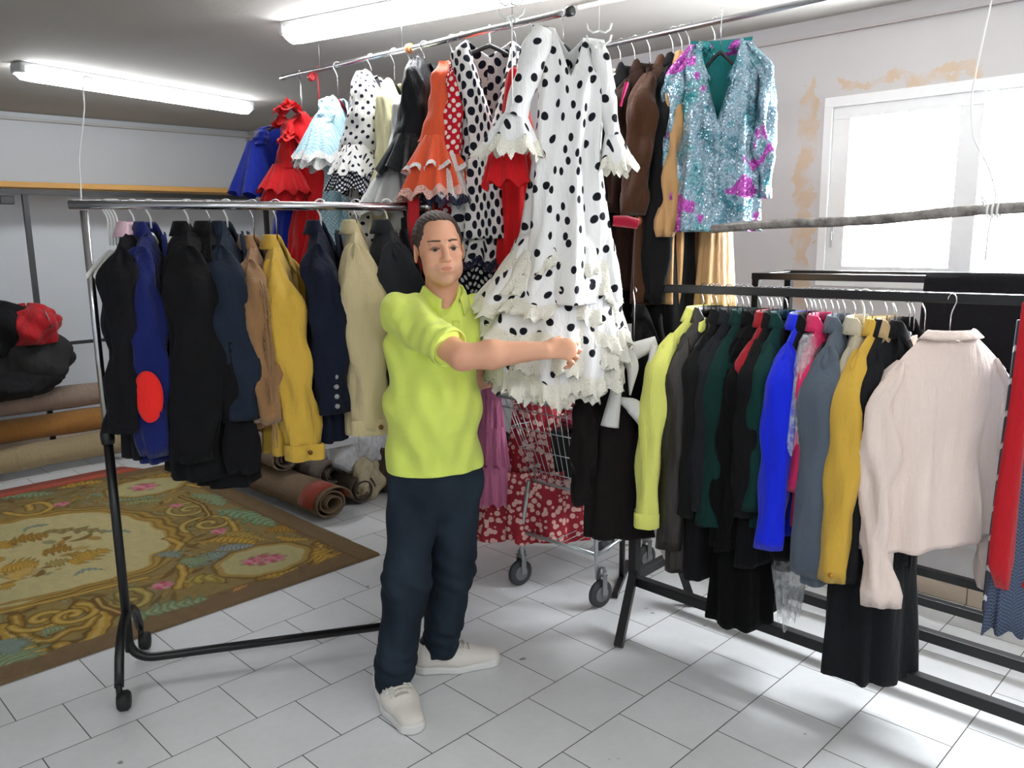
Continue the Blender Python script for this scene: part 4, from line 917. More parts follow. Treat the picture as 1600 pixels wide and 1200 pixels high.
def surface(fn, lo, hi, h, blk=12, margin=2.2):
    lo = np.array(lo, float); n = np.ceil((np.array(hi)-lo)/h).astype(int)//blk*blk+blk; D = np.full(n+1, 1., np.float32)
    bc = np.stack(np.meshgrid(*[np.arange(0, m, blk) for m in n], indexing='ij'), -1).reshape(-1, 3)
    ctr = lo+(bc+blk/2)*h; R = h*blk*.5*sqrt(3)*1.45+margin*h
    act = bc[np.abs(fn(ctr)) < R]
    off = np.stack(np.meshgrid(*[np.arange(blk+1)]*3, indexing='ij'), -1).reshape(-1, 3)
    for k in range(0, len(act), 200):
        I = (act[k:k+200, None, :]+off[None]).reshape(-1, 3); d = fn(lo+I*h); D[I[:, 0], I[:, 1], I[:, 2]] = d
    far = D == 1.; 
    # sign of untouched cells: outside unless deep inside (only needs to be consistent next to active ones)
    for b, dv in zip(bc, fn(ctr)):
        pass
    ina = np.zeros(tuple(n//blk), bool); ina[tuple((act//blk).T)] = True
    neg = bc[(fn(ctr) < 0)]; 
    for b in neg:
        if not ina[tuple(b//blk)]:
            s_ = D[b[0]:b[0]+blk+1, b[1]:b[1]+blk+1, b[2]:b[2]+blk+1]; s_[s_ == 1.] = -1.
    Sg = D < 0
    c = Sg[:-1, :-1, :-1].astype(np.int8); cnt = np.zeros_like(c)
    cor = [(i, j, k) for i in (0, 1) for j in (0, 1) for k in (0, 1)]
    N = np.array(D.shape)-1
    for i, j, k in cor: cnt += Sg[i:N[0]+i, j:N[1]+j, k:N[2]+k]
    A = np.argwhere((cnt > 0) & (cnt < 8)); idx = np.full(N, -1, np.int32); idx[tuple(A.T)] = np.arange(len(A))
    V = np.zeros((len(A), 3)); W = np.zeros(len(A))
    vals = {q: D[A[:, 0]+q[0], A[:, 1]+q[1], A[:, 2]+q[2]] for q in cor}
    for a_ in cor:
        for ax in range(3):
            if a_[ax]: continue
            b_ = tuple(1 if k == ax else a_[k] for k in range(3)); da, db = vals[a_], vals[b_]; m = (da < 0) != (db < 0)
            t = np.where(m, da/np.where(m, da-db, 1), 0); p = np.array(a_, float)+np.zeros((len(A), 3)); p[:, ax] = t; V += p*m[:, None]; W += m
    V = lo+(A+V/W[:, None])*h
    Q = []
    for ax in range(3):
        o1, o2 = [k for k in range(3) if k != ax]; sl = [slice(1, None)]*3; 
        a = Sg[:-1] if ax == 0 else Sg[:, :-1] if ax == 1 else Sg[:, :, :-1]; b = Sg[1:] if ax == 0 else Sg[:, 1:] if ax == 1 else Sg[:, :, 1:]
        E_ = np.argwhere(a != b); E_ = E_[(E_[:, o1] > 0) & (E_[:, o2] > 0) & (E_[:, o1] < N[o1]) & (E_[:, o2] < N[o2])]
        e1 = np.zeros(3, int); e1[o1] = 1; e2 = np.zeros(3, int); e2[o2] = 1
        q = np.stack([idx[tuple((E_-e1-e2).T)], idx[tuple((E_-e2).T)], idx[tuple(E_.T)], idx[tuple((E_-e1).T)]], 1)
        ins = a[tuple(E_.T)]; flip = ins if ax != 1 else ~ins
        q[~flip] = q[~flip][:, ::-1]; Q.append(q)
    Q = np.concatenate(Q); Q = Q[(Q >= 0).all(1)]
    return V, Q
def smooth_mesh(V, Q, it=2, f=.5):
    e = np.concatenate([Q[:, [0, 1]], Q[:, [1, 2]], Q[:, [2, 3]], Q[:, [3, 0]]]); 
    for _ in range(it):
        acc = np.zeros_like(V); ct = np.zeros(len(V))
        for a, b in ((0, 1), (1, 0)):
            for k in range(3): acc[:, k] += np.bincount(e[:, a], V[e[:, b], k], len(V))
            ct += np.bincount(e[:, a], None, len(V))
        V = V+f*(acc/ct[:, None]-V)
    return V
M0 = dep(680, 1070, 2.79); M0[2] = 0
man = empty('person', M0, ANG, 'man in a lime green polo shirt and dark jeans holding out the polka dot dress', 'person')
def L(x, y, d): q = dep(x, y, d)-M0; return np.array([q@XR, q@YF, q[2]])
def rotz(a): return np.array([[cos(a), -sin(a), 0], [sin(a), cos(a), 0], [0, 0, 1]])
# ---- joints
hipc = L(683, 728, 2.83); neck = L(692, 470, 2.84); chest = L(680, 560, 2.84)
Rsh = L(628, 492, 2.76); Rel = L(722, 558, 2.53); Rwr = L(852, 547, 2.54)
Lsh = L(742, 492, 2.95); Lel = L(742, 592, 2.98); Lwr = L(800, 590, 2.985)
Rhip = L(648, 742, 2.79); Rkn = L(636, 905, 2.73); Ran = L(614, 1078, 2.70); Ran[2] = .085
Lhip = L(716, 745, 2.86); Lkn = L(706, 890, 2.86); Lan = L(686, 1020, 2.92); Lan[2] = .085
head = L(686, 392, 2.80)
# ---- head frame: -y is the face
HY = radians(17); HR = rotz(HY)
tilt = radians(-3); HT = HR@np.array([[cos(tilt), 0, sin(tilt)], [0, 1, 0], [-sin(tilt), 0, cos(tilt)]])
def Hd(P): return (P-head)@HT
def headsdf(P):
    q = Hd(P); ax = np.abs(q[:, 0]); m = q.copy(); m[:, 0] = ax
    d = ell(q, (0, .018, .038), (.076, .096, .088))
    d = su(d, ell(q, (0, -.030, -.012), (.064, .062, .085)), .03)
    d = su(d, ell(q, (0, -.040, -.072), (.046, .044, .042)), .03)          # jaw
    d = su(d, ell(q, (0, -.072, -.098), (.022, .018, .016)), .02)          # chin
    d = su(d, ell(m, (.041, -.045, -.056), (.022, .036, .036)), .025)       # jaw corners / cheeks
    d = su(d, ell(m, (.040, -.068, -.012), (.022, .018, .016)), .018)       # cheek bones
    d = su(d, cone(m, (.008, -.090, .028), (.040, -.078, .033), .0085, .007), .012)  # brow ridge
    d = ss(d, ell(m, (.0315, -.101, .010), (.019, .016, .011)), .012)       # sockets
    d = su(d, ell(m, (.0315, -.0765, .009), (.0155, .0135, .0125)), .004)     # lids
    d = su(d, cone(q, (0, -.090, .020), (0, -.114, -.022), .0085, .0115), .009)    # nose
    d = su(d, ell(m, (.0125, -.101, -.026), (.0085, .011, .0075)), .006)
    d = ss(d, ell(m, (.0065, -.108, -.0345), (.0035, .0045, .0035)), .003)
    d = su(d, ell(q, (0, -.084, -.052), (.030, .016, .020)), .014)          # muzzle
    d = su(d, ell(q, (0, -.0985, -.0505), (.0215, .0050, .0036)), .006)         # lips
    d = su(d, ell(q, (0, -.0955, -.0605), (.0185, .0062, .0045)), .006)
    d = ss(d, ell(q, (0, -.1055, -.0553), (.024, .0065, .0013)), .002)
    # ears
    e = ell(m, (.079, .010, -.004), (.008, .020, .033), rotz(radians(18)))
    e = ss(e, ell(m, (.089, .006, -.001), (.006, .011, .020)), .004)
    return su(d, e, .006)
nk = L(690, 455, 2.83)
def hand(P, d, wr, dr, pal, seed, curls, sc=1., side=1):
    """wrist, unit direction of the hand, unit normal of the palm; curls = four finger curls + thumb"""
    dr = dr/np.linalg.norm(dr); pal = pal-dr*(pal@dr); pal /= np.linalg.norm(pal); ac = np.cross(dr, pal)*side
    pc = wr+dr*.045*sc
    d = su(d, cone(P, wr+dr*.004, wr+dr*.065*sc, .026*sc, .036*sc, (pal, .42)), .02)
    d = su(d, cone(P, wr+dr*.02*sc+ac*.012, wr+dr*.05*sc+ac*.022, .017*sc, .014*sc), .012)
    for k in range(4):
        b = wr+dr*(.076-.006*abs(k-1.2))*sc+ac*(.030-.020*k)*sc; Ls = [x*sc for x in ((.040, .025, .020), (.044, .028, .021), (.041, .026, .020), (.032, .020, .017))[k]]
        ang = 0; p = b; r0 = (.0090, .0092, .0088, .0078)[k]*sc; f = 1e3
        for q in range(3):
            ang += curls[k][q]; n_ = p+(dr*cos(ang)+pal*sin(ang)+ac*(.10-.07*k))*Ls[q]; dd = cone(P, p, n_, r0*(1-.08*q), r0*(.94-.1*q)); f = dd if isinstance(f, float) else su(f, dd, .004); p = n_
        d = su(d, f, .007)
    t0 = wr+dr*.024*sc+ac*.024*sc; t1 = t0+(dr*.6+ac*.55+pal*.5)*.036*sc; t2 = t1+(dr*.85+pal*.45-ac*.05)*.030*sc; t3 = t2+(dr*.8+pal*.25-ac*.35)*.024*sc
    f = su(cone(P, t0, t1, .0145*sc, .0115*sc), su(cone(P, t1, t2, .0112*sc, .0098*sc), cone(P, t2, t3, .0098*sc, .0082*sc), .004), .006)
    return su(d, f, .012)
def bodysdf(P):
    d = headsdf(P)
    d = su(d, cone(P, nk+v3(0, .012, .05), neck+v3(0, .01, -.03), .056, .064), .025)
    d = su(d, ell(P, chest+v3(0, .01, .04), (.125, .085, .18)), .04); d = su(d, ell(P, (chest+hipc)/2, (.12, .085, .17)), .05)
    d = su(d, ell(P, hipc, (.125, .085, .10)), .04)
    d = su(d, cone(P, chest+v3(-.05, -.02, .13), Rsh, .065, .055), .03); d = su(d, cone(P, chest+v3(.05, .02, .13), Lsh, .065, .055), .03)
    a = cone(P, Rsh, Rel, .052, .041)
    a = su(a, cone(P, Rel, Rel*.65+Rwr*.35, .040, .045), .02); a = su(a, cone(P, Rel*.65+Rwr*.35, Rwr, .044, .0265), .02)
    a = hand(P, a, Rwr, v3(.97, -.02, .03), v3(.10, .75, -.55), 0, ((.75, .95, .5), (.8, 1.0, .55), (.9, 1.05, .6), (1.0, 1.05, .6)), 1.02, side=1)
    l = cone(P, Lsh, Lel, .050, .040); l = su(l, cone(P, Lel, Lwr, .041, .026), .02)
    l = hand(P, l, Lwr, Lwr-Lel+v3(0, 0, .0), v3(0, -.2, .9), 1, ((.5, .6, .4),)*4, 1., side=1)
    d = su(d, su(a, l, .005), .012)
    for h_, k_, a_ in ((Rhip, Rkn, Ran), (Lhip, Lkn, Lan)):
        d = su(d, cone(P, h_, k_, .078, .052), .03); d = su(d, cone(P, k_, a_, .050, .034), .02)
    return d
import time; _t = time.time()
lo = (-.36, -.46, .05); hi = (.54, .36, 1.76)
V, Q = surface(bodysdf, lo, hi, .0036); V = smooth_mesh(V, Q, 2, .45)
# materials by place: skin, lips, brow and stubble zones
t = NT('skin'); c = t.coord('Object'); n = t.noise(c, 60, 4); n2 = t.noise(c, 9, 3)
base = t.mix(t.math('MULTIPLY', n, .35), lin((222, 168, 136)), lin((196, 134, 104))); base = t.mix(t.math('MULTIPLY', n2, .4), base, lin((206, 144, 112)))
t.link(base, t.b.inputs['Base Color']); t.b.inputs['Roughness'].default_value = .5; t.b.inputs['Subsurface Weight'].default_value = .12; t.b.inputs['Subsurface Radius'].default_value = (.02, .008, .004); t.b.inputs['Subsurface Scale'].default_value = .3
t.bump(n, .08, .002); SKIN = t.m
LIP = plain('lip', (186, 118, 98), .5); BROW = plain('eyebrow_hair', (84, 62, 48), .9); STUB = NT('shaved_beard'); cc = STUB.coord('Object'); 
STUB.link(STUB.mix(STUB.math('MULTIPLY', STUB.noise(cc, 300, 2), .8), lin((208, 156, 126)), lin((176, 132, 106))), STUB.b.inputs['Base Color']); STUB.b.inputs['Roughness'].default_value = .6
fc = V[Q].mean(1); q = Hd(fc); ax = np.abs(q[:, 0]); mi = np.zeros(len(Q), int)
front = q[:, 1] < -.03
near = np.linalg.norm(q, axis=1) < .2
stub = near & front & (q[:, 2] < -.040) & (q[:, 2] > -.118) & ((ax > .024) | (q[:, 2] < -.066) | (q[:, 2] > -.046)) & (ax < .058)
stub &= (np.sin(fc[:, 0]*900+fc[:, 2]*500)*np.sin(fc[:, 2]*800-fc[:, 0]*300)+np.clip((-.040-q[:, 2])/.02, 0, 1)*2.2-.8) > 0
mi[stub] = 3
lip = near & (q[:, 1] < -.088) & (ax < .019) & (np.abs(q[:, 2]+.0555) < .0068-.0045*(ax/.019)**1.5); mi[lip] = 1
brow = near & (q[:, 1] < -.055) & (ax > .012) & (ax < .052) & (np.abs(q[:, 2]-(.0325+.003*np.sin((ax-.012)/.04*pi*.9))) < .0034-.0018*np.clip((ax-.03)/.022, 0, 1)); mi[brow] = 2
arr_mesh('body', V, Q, [SKIN, LIP, BROW, STUB.m], man, mi)
print('body', len(V), time.time()-_t)
# eyes
def hp(x, y, z): return head+HT@v3(x, y, z)
for sd in (-1, 1):
    c = hp(sd*.0315, -.0805, .009); e = MB().sphere((0, 0, 0), .0118, 20, 14); e.v = [v+c for v in e.v]; eo = e.build('eye', plain('eye_white', (150, 138, 128), .3), man)
    dirn = HT@v3(-.10, -1, -.02); dirn /= np.linalg.norm(dirn)
    a = np.cross(dirn, [0, 0, 1.]); a /= np.linalg.norm(a); b_ = np.cross(a, dirn)
    for nm, r0, m in (('iris', .0070, plain('iris_brown', (44, 28, 20), .35)), ('pupil', .0026, plain('pupil', (8, 7, 7), .2))):
        P = [[c+dirn*(sqrt(.0120**2-r**2)+(.0002 if nm == 'iris' else .0005))+(a*cos(t_)+b_*sin(t_))*r for t_ in np.linspace(0, 2*pi, 16, endpoint=False)] for r in (.0002, r0*.6, r0)]
        MB().grid(P, cap0=True).build(nm, m, eo)
    P = []   # upper lid
    for k, (dz, dy) in enumerate(((.0062, -.0935), (.0036, -.0962), (.0030, -.0950))):
        P.append([hp(sd*(.0315+x), dy+abs(x)*.30+x*x*10, .009+dz-(x/.0165)**2*.0058) for x in np.linspace(-.0155, .0155, 12)])
    MB().grid(P, closed=False).build('eyelid', plain('lid_skin', (150, 100, 80), .6), man, solid=.0015)
# hair: dark, receding at the temples
def hairsdf(P):
    q = Hd(P); m = q.copy(); m[:, 0] = np.abs(m[:, 0])
    wob = .0018*np.sin(q[:, 0]*420+q[:, 2]*90)*np.sin(q[:, 2]*160+q[:, 1]*70)
    d = ell(q, (0, .024, .040), (.0835, .099, .0955))+wob
    d = su(d, cone(q, (0, .07, -.02), (0, .05, -.055), .055, .045), .02)
    d = su(d, cone(m, (.070, .008, .03), (.072, -.006, -.005), .016, .008), .012)
    cut = ell(q, (0, -.115, .042), (.073, .100, .080)); d = np.maximum(d, -cut)
    cut = ell(m, (.030, -.075, .072), (.030, .062, .034)); d = np.maximum(d, -cut)
    d = np.maximum(d, -(ell(q, (0, -.06, -.06), (.09, .08, .085))))
    d = np.maximum(d, -(ell(m, (.085, .006, -.012), (.022, .026, .040))))
    d = np.maximum(d, -(q[:, 2]+.062))
    return d
V, Q = surface(hairsdf, head-.14, head+.15, .003); V = smooth_mesh(V, Q, 2, .4)
t = NT('dark_hair'); c = t.coord('Object'); mp = t.node('ShaderNodeMapping'); mp.inputs['Scale'].default_value = (1, 1, .3); t.link(c, mp.inputs[0]); n = t.noise(mp.outputs[0], 240, 3)
t.link(t.mix(n, lin((40, 29, 24)), lin((74, 56, 46))), t.b.inputs['Base Color']); t.b.inputs['Roughness'].default_value = .7; t.bump(n, .6, .003)
arr_mesh('hair', V, Q, t.m, man)
# ---- polo shirt
TY = radians(24)   # chest turned towards the dress
RT_ = rotz(TY)
hem = L(678, 733, 2.80)[2]
sleeveend = Rsh*.16+Rel*.84
def polo(P):
    w = .004*np.sin(P[:, 2]*34+P[:, 0]*38+2*np.sin(P[:, 0]*17))+.0035*np.sin(P[:, 0]*70-P[:, 2]*26+P[:, 1]*30)
    d = ell(P, chest+v3(.0, 0, .05), (.178, .125, .17), RT_)
    mid = (chest+hipc)/2
    d = su(d, ell(P, mid+v3(-.008, -.02, .02), (.170, .150, .22), RT_), .06)
    d = su(d, cone(P, hipc+v3(-.006, 0, .12), hipc+v3(-.006, -.005, -.14), .160, .190, (RT_@v3(0, 1, 0), .80)), .05)
    d = su(d, cone(P, chest+v3(-.03, -.01, .125), Rsh+v3(0, 0, .004), .075, .070), .04)
    d = su(d, cone(P, chest+v3(.04, .02, .125), Lsh, .075, .066), .04)
    ar = cone(P, Rsh, Rel*.92+Rsh*.08, .072, .062)
    axn = (Rel-Rsh)/np.linalg.norm(Rel-Rsh); ar = np.maximum(ar, (P-(Rsh*.2+Rel*.8))@axn+.003*np.sin(P[:, 2]*60))
    d = su(d, ar+.002*np.sin(((P-Rsh)@axn)*110), .025)
    al = cone(P, Lsh, Lel, .066, .058); axl = (Lel-Lsh)/np.linalg.norm(Lel-Lsh); al = np.maximum(al, (P-(Lsh*.25+Lel*.75))@axl); d = su(d, al, .025)
    d = su(d, cone(P, neck+v3(0, 0, -.02), neck+v3(0, .004, .022), .078, .062), .03)
    # crease folds running from the armpit
    a = (P-Rsh)@v3(.5, 0, -.86); b = (P-Rsh)@v3(.86, 0, .5)
    amp = np.exp(-((P[:, 2]-chest[2]+.02)/.14)**2)
    low = np.exp(-((P[:, 2]-hem-.12)/.10)**2); d = d+w*1.1+amp*.006*np.sin(b*80+a*16)+low*.005*np.sin(P[:, 0]*60+P[:, 2]*22+P[:, 1]*20)
    front = (P-hipc)@RT_
    d = np.maximum(d, hem-P[:, 2]+.012*np.clip(-front[:, 0]*6, -1, 1)*0)
    d = np.maximum(d, -cone(P, neck+v3(.006, -.030, .012), neck+v3(-.0, .0, .12), .042, .066))
    d = np.maximum(d, -cone(P, neck+v3(.020, -.115, -.070), neck+v3(.010, -.06, .03), .004, .040))
    # side vent
    vx = L(618, 700, 2.72)
    d = np.maximum(d, -cone(P, v3(vx[0], vx[1]-.03, hem-.005), v3(vx[0], vx[1]-.03, hem+.042), .006, .0015, ))
    # hollow from below
    d = np.maximum(d, -cone(P, hipc+v3(-.006, 0, .0), hipc+v3(-.006, 0, -.2), .12, .135, (RT_@v3(0, 1, 0), .80)))
    return d
_t = time.time(); V, Q = surface(polo, (-.40, -.40, hem-.05), (.36, .36, neck[2]+.13), .0044); V = smooth_mesh(V, Q, 3, .5)
t = NT('lime_pique'); c = t.coord('Object'); n = t.noise(c, 5, 4)
t.link(t.mix(t.math('MULTIPLY', n, .25), lin((216, 230, 108)), lin((198, 216, 86))), t.b.inputs['Base Color']); t.b.inputs['Roughness'].default_value = .85; t.b.inputs['Specular IOR Level'].default_value = .2; t.b.inputs['Sheen Weight'].default_value = .15
t.bump(t.math('ADD', t.noise(c, 14, 3), t.math('MULTIPLY', t.noise(c, 500, 1), .12)), .5, .02); LIME = t.m
shirt = arr_mesh('polo_shirt', V, Q, LIME, man); print('polo', len(V), time.time()-_t)
# collar
P = []
cc = neck+v3(.002, .0, .022)
for r, dz in ((.058, .012), (.063, .032), (.069, .030), (.079, .008), (.087, -.010)):
    row = []
    for a in np.linspace(radians(-62), radians(242), 40):
        c_, s_ = cos(a), sin(a); fr = max(0, -s_); row.append(cc+RT_@v3(r*c_*1.02, r*s_*.98-.020*fr, dz-.050*fr**1.4-.02*fr*(r > .08)))
    P.append(row)
MB().grid(P, closed=False).build('collar', LIME, shirt, solid=.003)
def on_chest(x, z, off=.002):
    """the point of the shirt front at sideways x and height z"""
    ys = np.linspace(-.26, .02, 141); pts = np.array([neck+RT_@v3(x, y, z) for y in ys]); d = polo(pts); k = np.argmax(d < 0)
    return neck+RT_@v3(x, ys[k]-off, z)
g = MB(); g.grid([[on_chest(.014-.02*t_+x, -.062-.13*t_, .0035) for x in (-.014, -.005, .005, .014)] for t_ in np.linspace(0, 1, 12)], closed=False)
g.build('placket', LIME, shirt, solid=.003)
for k in range(2):
    MB().lathe([(0, -.003), (.005, -.003), (.0055, 0), (.005, .001)], (0, 0, 0), 'y', 10).xf(Matrix.Translation(Vector(on_chest(.006-.008*k, -.10-.045*k, .006).tolist()))).build('shirt_button', plain('pearl_button', (220, 220, 200), .3), shirt)
# sleeve hem band
axn = (Rel-Rsh)/np.linalg.norm(Rel-Rsh); e1 = np.cross(axn, [0, 0, 1.]); e1 /= np.linalg.norm(e1); e2 = np.cross(axn, e1)
P = [[(Rsh*.2+Rel*.8)+axn*s_+(e1*cos(a)+e2*sin(a))*r for a in np.linspace(0, 2*pi, 32, endpoint=False)] for s_, r in ((-.022, .0655), (-.020, .0675), (.002, .0665), (.003, .062), (-.01, .058))]
MB().grid(P).build('sleeve_hem', LIME, shirt)
# ---- jeans
def jeans(P):
    w = .003*np.sin(P[:, 2]*17+P[:, 0]*46+P[:, 1]*20)+.002*np.sin(P[:, 2]*46+P[:, 0]*55-P[:, 1]*30)
    d = cone(P, hipc+v3(-.004, 0, .05), hipc+v3(-.004, 0, -.05), .150, .152, (RT_@v3(0, 1, 0), .80))
    for h_, k_, a_, tk in ((Rhip, Rkn, Ran, 0), (Lhip, Lkn, Lan, 1)):
        kn = k_; ad = (a_-k_)/np.linalg.norm(a_-k_); ft = a_+v3(0, 0, -.020)
        l = cone(P, h_, kn, .092, .080); l = su(l, cone(P, kn, ft, .080, .068), .04)
        z = P[:, 2]; st = np.exp(-((z-a_[2]-.05)/.06)**2)
        l = l-st*.005*np.sin(z*120+P[:, 0]*46+2*np.sin(P[:, 1]*30))-.004*np.exp(-((z-k_[2])/.07)**2)*np.sin(z*90+P[:, 0]*50)
        l = np.maximum(l, (.052+.018*tk*0)-z+.012*np.sin(P[:, 0]*14+tk))
        l = np.maximum(l, -cone(P, ft+v3(0, 0, .06), ft+v3(0, 0, -.08), .045, .060))
        d = su(d, l, .028)
    d = d+w
    return np.maximum(d, P[:, 2]-(hem+.05))
V, Q = surface(jeans, (-.40, -.36, .02), (.36, .36, hem+.09), .005); V = smooth_mesh(V, Q, 3, .5)
t = NT('dark_denim'); c = t.coord('Object'); mp = t.node('ShaderNodeMapping'); mp.inputs['Scale'].default_value = (1, 1, .5); t.link(c, mp.inputs[0]); n = t.noise(mp.outputs[0], 7, 4); n2 = t.noise(c, 700, 1)
t.link(t.mix(t.ramp(n, (.35, 0.), (.75, 1.)), lin((24, 32, 42)), lin((42, 54, 66))), t.b.inputs['Base Color']); t.b.inputs['Roughness'].default_value = .85; t.b.inputs['Specular IOR Level'].default_value = .2; t.bump(t.math('ADD', t.noise(c, 18, 3), t.math('MULTIPLY', n2, .1)), .3, .01)
arr_mesh('jeans', V, Q, t.m, man); print('jeans', len(V))
# ---- shoes
SHO = cloth('shoe_knit', (226, 220, 212), rough=.85, fold=.25); SOLE = plain('shoe_sole', (226, 225, 222), .6)
def shoe(an, yaw, toe_len=.205):
    R = rotz(yaw)     # -y is the toe
    z = v3(0, 0, 0)
    def sdf(P):
        q = (P-v3(an[0], an[1], 0))@R/v3(1.28, 1.17, 1.13); 
        d = cone(q, (0, .045, .060), (0, .030, .085), .040, .040)
        d = su(d, cone(q, (0, .042, .045), (.003, -.07, .042), .040, .043, ((0, 0, 1), .9)), .03)
        d = su(d, cone(q, (.003, -.06, .040), (.006, -.165, .030), .046, .034, ((0, 0, 1), .72)), .03)
        d = np.maximum(d, .016-q[:, 2]); d = np.maximum(d, -cone(q, (0, .030, .09), (0, .028, .16), .032, .036))
        return d
    def sole(P):
        q = (P-v3(an[0], an[1], 0))@R/v3(1.28, 1.17, 1.13)
        d = cone(q*v3(1, 1, 0), (0, .045, 0), (.003, -.06, 0), .043, .045); d = su(d, cone(q*v3(1, 1, 0), (.003, -.06, 0), (.006, -.166, 0), .049, .037), .03)
        top = .024+.010*np.clip(q[:, 1]*10, 0, 1)+.016*np.clip((-q[:, 1]-.14)*12, 0, 1)*.5
        return np.maximum(np.maximum(d, q[:, 2]-top), .001-q[:, 2])
    c0 = v3(an[0], an[1], 0)-R@v3(0, .06, 0)
    a_, b_ = c0-v3(.18, .18, .01), c0+v3(.18, .18, .15); a_[2] = -.012
    V, Q = surface(sdf, a_, b_, .004); o = arr_mesh('shoe', smooth_mesh(V, Q, 2), Q, SHO, man)
    V, Q = surface(sole, a_, b_, .004); arr_mesh('sole', smooth_mesh(V, Q, 1), Q, SOLE, o)
    def W(x, y, z_): return v3(an[0], an[1], 0)+R@(v3(x, y, z_)*v3(1.28, 1.17, 1.13))
    def top(x, y, off=.0035):
        zs_ = np.linspace(.135, .02, 116); pts = np.array([W(x, y, z_) for z_ in zs_]); d = sdf(pts); k = int(np.argmax(d < 0)); return W(x, y, zs_[k])+v3(0, 0, off)
    g = MB()
    for k in range(5):
        y = -.018-.017*k
        g.tube([top(-.030, y+.008), top(-.018, y+.003), top(0, y-.001), top(.018, y-.004), top(.030, y-.006)], .0030, 6)
        g.tube([top(.030, y+.008), top(.010, y+.001), top(-.012, y-.004), top(-.030, y-.007)], .0026, 6)
    for sd in (-1, 1): g.tube([top(0, -.010, .004), top(sd*.018, -.008, .014), top(sd*.034, -.014, .012), top(sd*.028, -.024, .008), top(.004, -.014, .005)], .0028, 6)
    g.build('shoelace', plain('lace_cord', (222, 218, 208), .8), o)
    for sd in (-1, 1):
        g = MB()
        for k in range(4): g.tube([top(sd*.030, -.020-.014*k), top(sd*.036, -.026-.014*k), top(sd*.040, -.028-.014*k)], .0024, 5)
        g.build('side_stripe', plain('stripe_white', (232, 230, 226), .6), o)
    P = [[top(x, y, .0012) for x in (-.020, -.010, 0, .010, .020)] for y in np.linspace(.0, -.10, 9)]
    MB().grid(P, closed=False).build('tongue', plain('tongue_grey', (178, 172, 166), .8), o)
dr = ground(632, 1148)-ground(598, 1085); shoe(Ran+v3(-.0, .0, 0), math.atan2(dr@XR, -(dr@YF)))
dr = ground(772, 1042)-ground(668, 1050); shoe(Lan+v3(.0, 0, 0), math.atan2(dr@XR, -(dr@YF)))
# ================================================================= RUG, ROLLS, BAGS, TROLLEY
RX0, RX1, RY0, RY1 = -1.0, 2.37, 3.37, 5.93
# pattern drawn in rug coordinates (metres); colour is the wool itself
nx, ny = 560, 450
gx = np.linspace(RX0, RX1, nx); gy = np.linspace(RY0, RY1, ny); GX, GY = np.meshgrid(gx, gy); 
Cc = np.zeros((ny, nx, 3)); Cc[:] = lin((128, 106, 78))[:3]
rg = np.random.default_rng(5)
def blot(scale, seed):
    r2 = np.random.default_rng(seed); s_ = np.zeros_like(GX)
    for k in range(14):
        a = r2.uniform(0, 6.28); f = scale*r2.uniform(.6, 1.7); s_ += np.sin((GX*cos(a)+GY*sin(a))*f+r2.uniform(0, 6.28))
    return s_/5
def lay(mask, col, soft=1.): 
    m = np.clip(mask, 0, 1)[..., None]*soft; Cc[:] = Cc*(1-m)+np.array(lin(col)[:3])*m
def seg(mask_d, w, e=.008): return np.clip((w-mask_d)/e+.5, 0, 1)
def pl(pts):
    d = np.full(GX.shape, 9.); 
    for a, b in zip(pts[:-1], pts[1:]):
        ab = np.array(b)-np.array(a); t = np.clip(((GX-a[0])*ab[0]+(GY-a[1])*ab[1])/(ab@ab+1e-9), 0, 1); d = np.minimum(d, np.hypot(GX-a[0]-t*ab[0], GY-a[1]-t*ab[1]))
    return d
wobx = .02*blot(9, 1)
inner = (GX < RX1-.16+wobx*.4) & (GY > RY0+.16) & (GY < RY1-.14)
lay(inner*1., (148, 128, 82), 1.)
lay(seg(-blot(7, 3), -.35, .3)*inner, (160, 140, 84), .5); lay(seg(-blot(10, 8), -.5, .3)*inner, (128, 120, 86), .5); lay(seg(-blot(13, 18), -.6, .3)*inner, (140, 112, 70), .6)
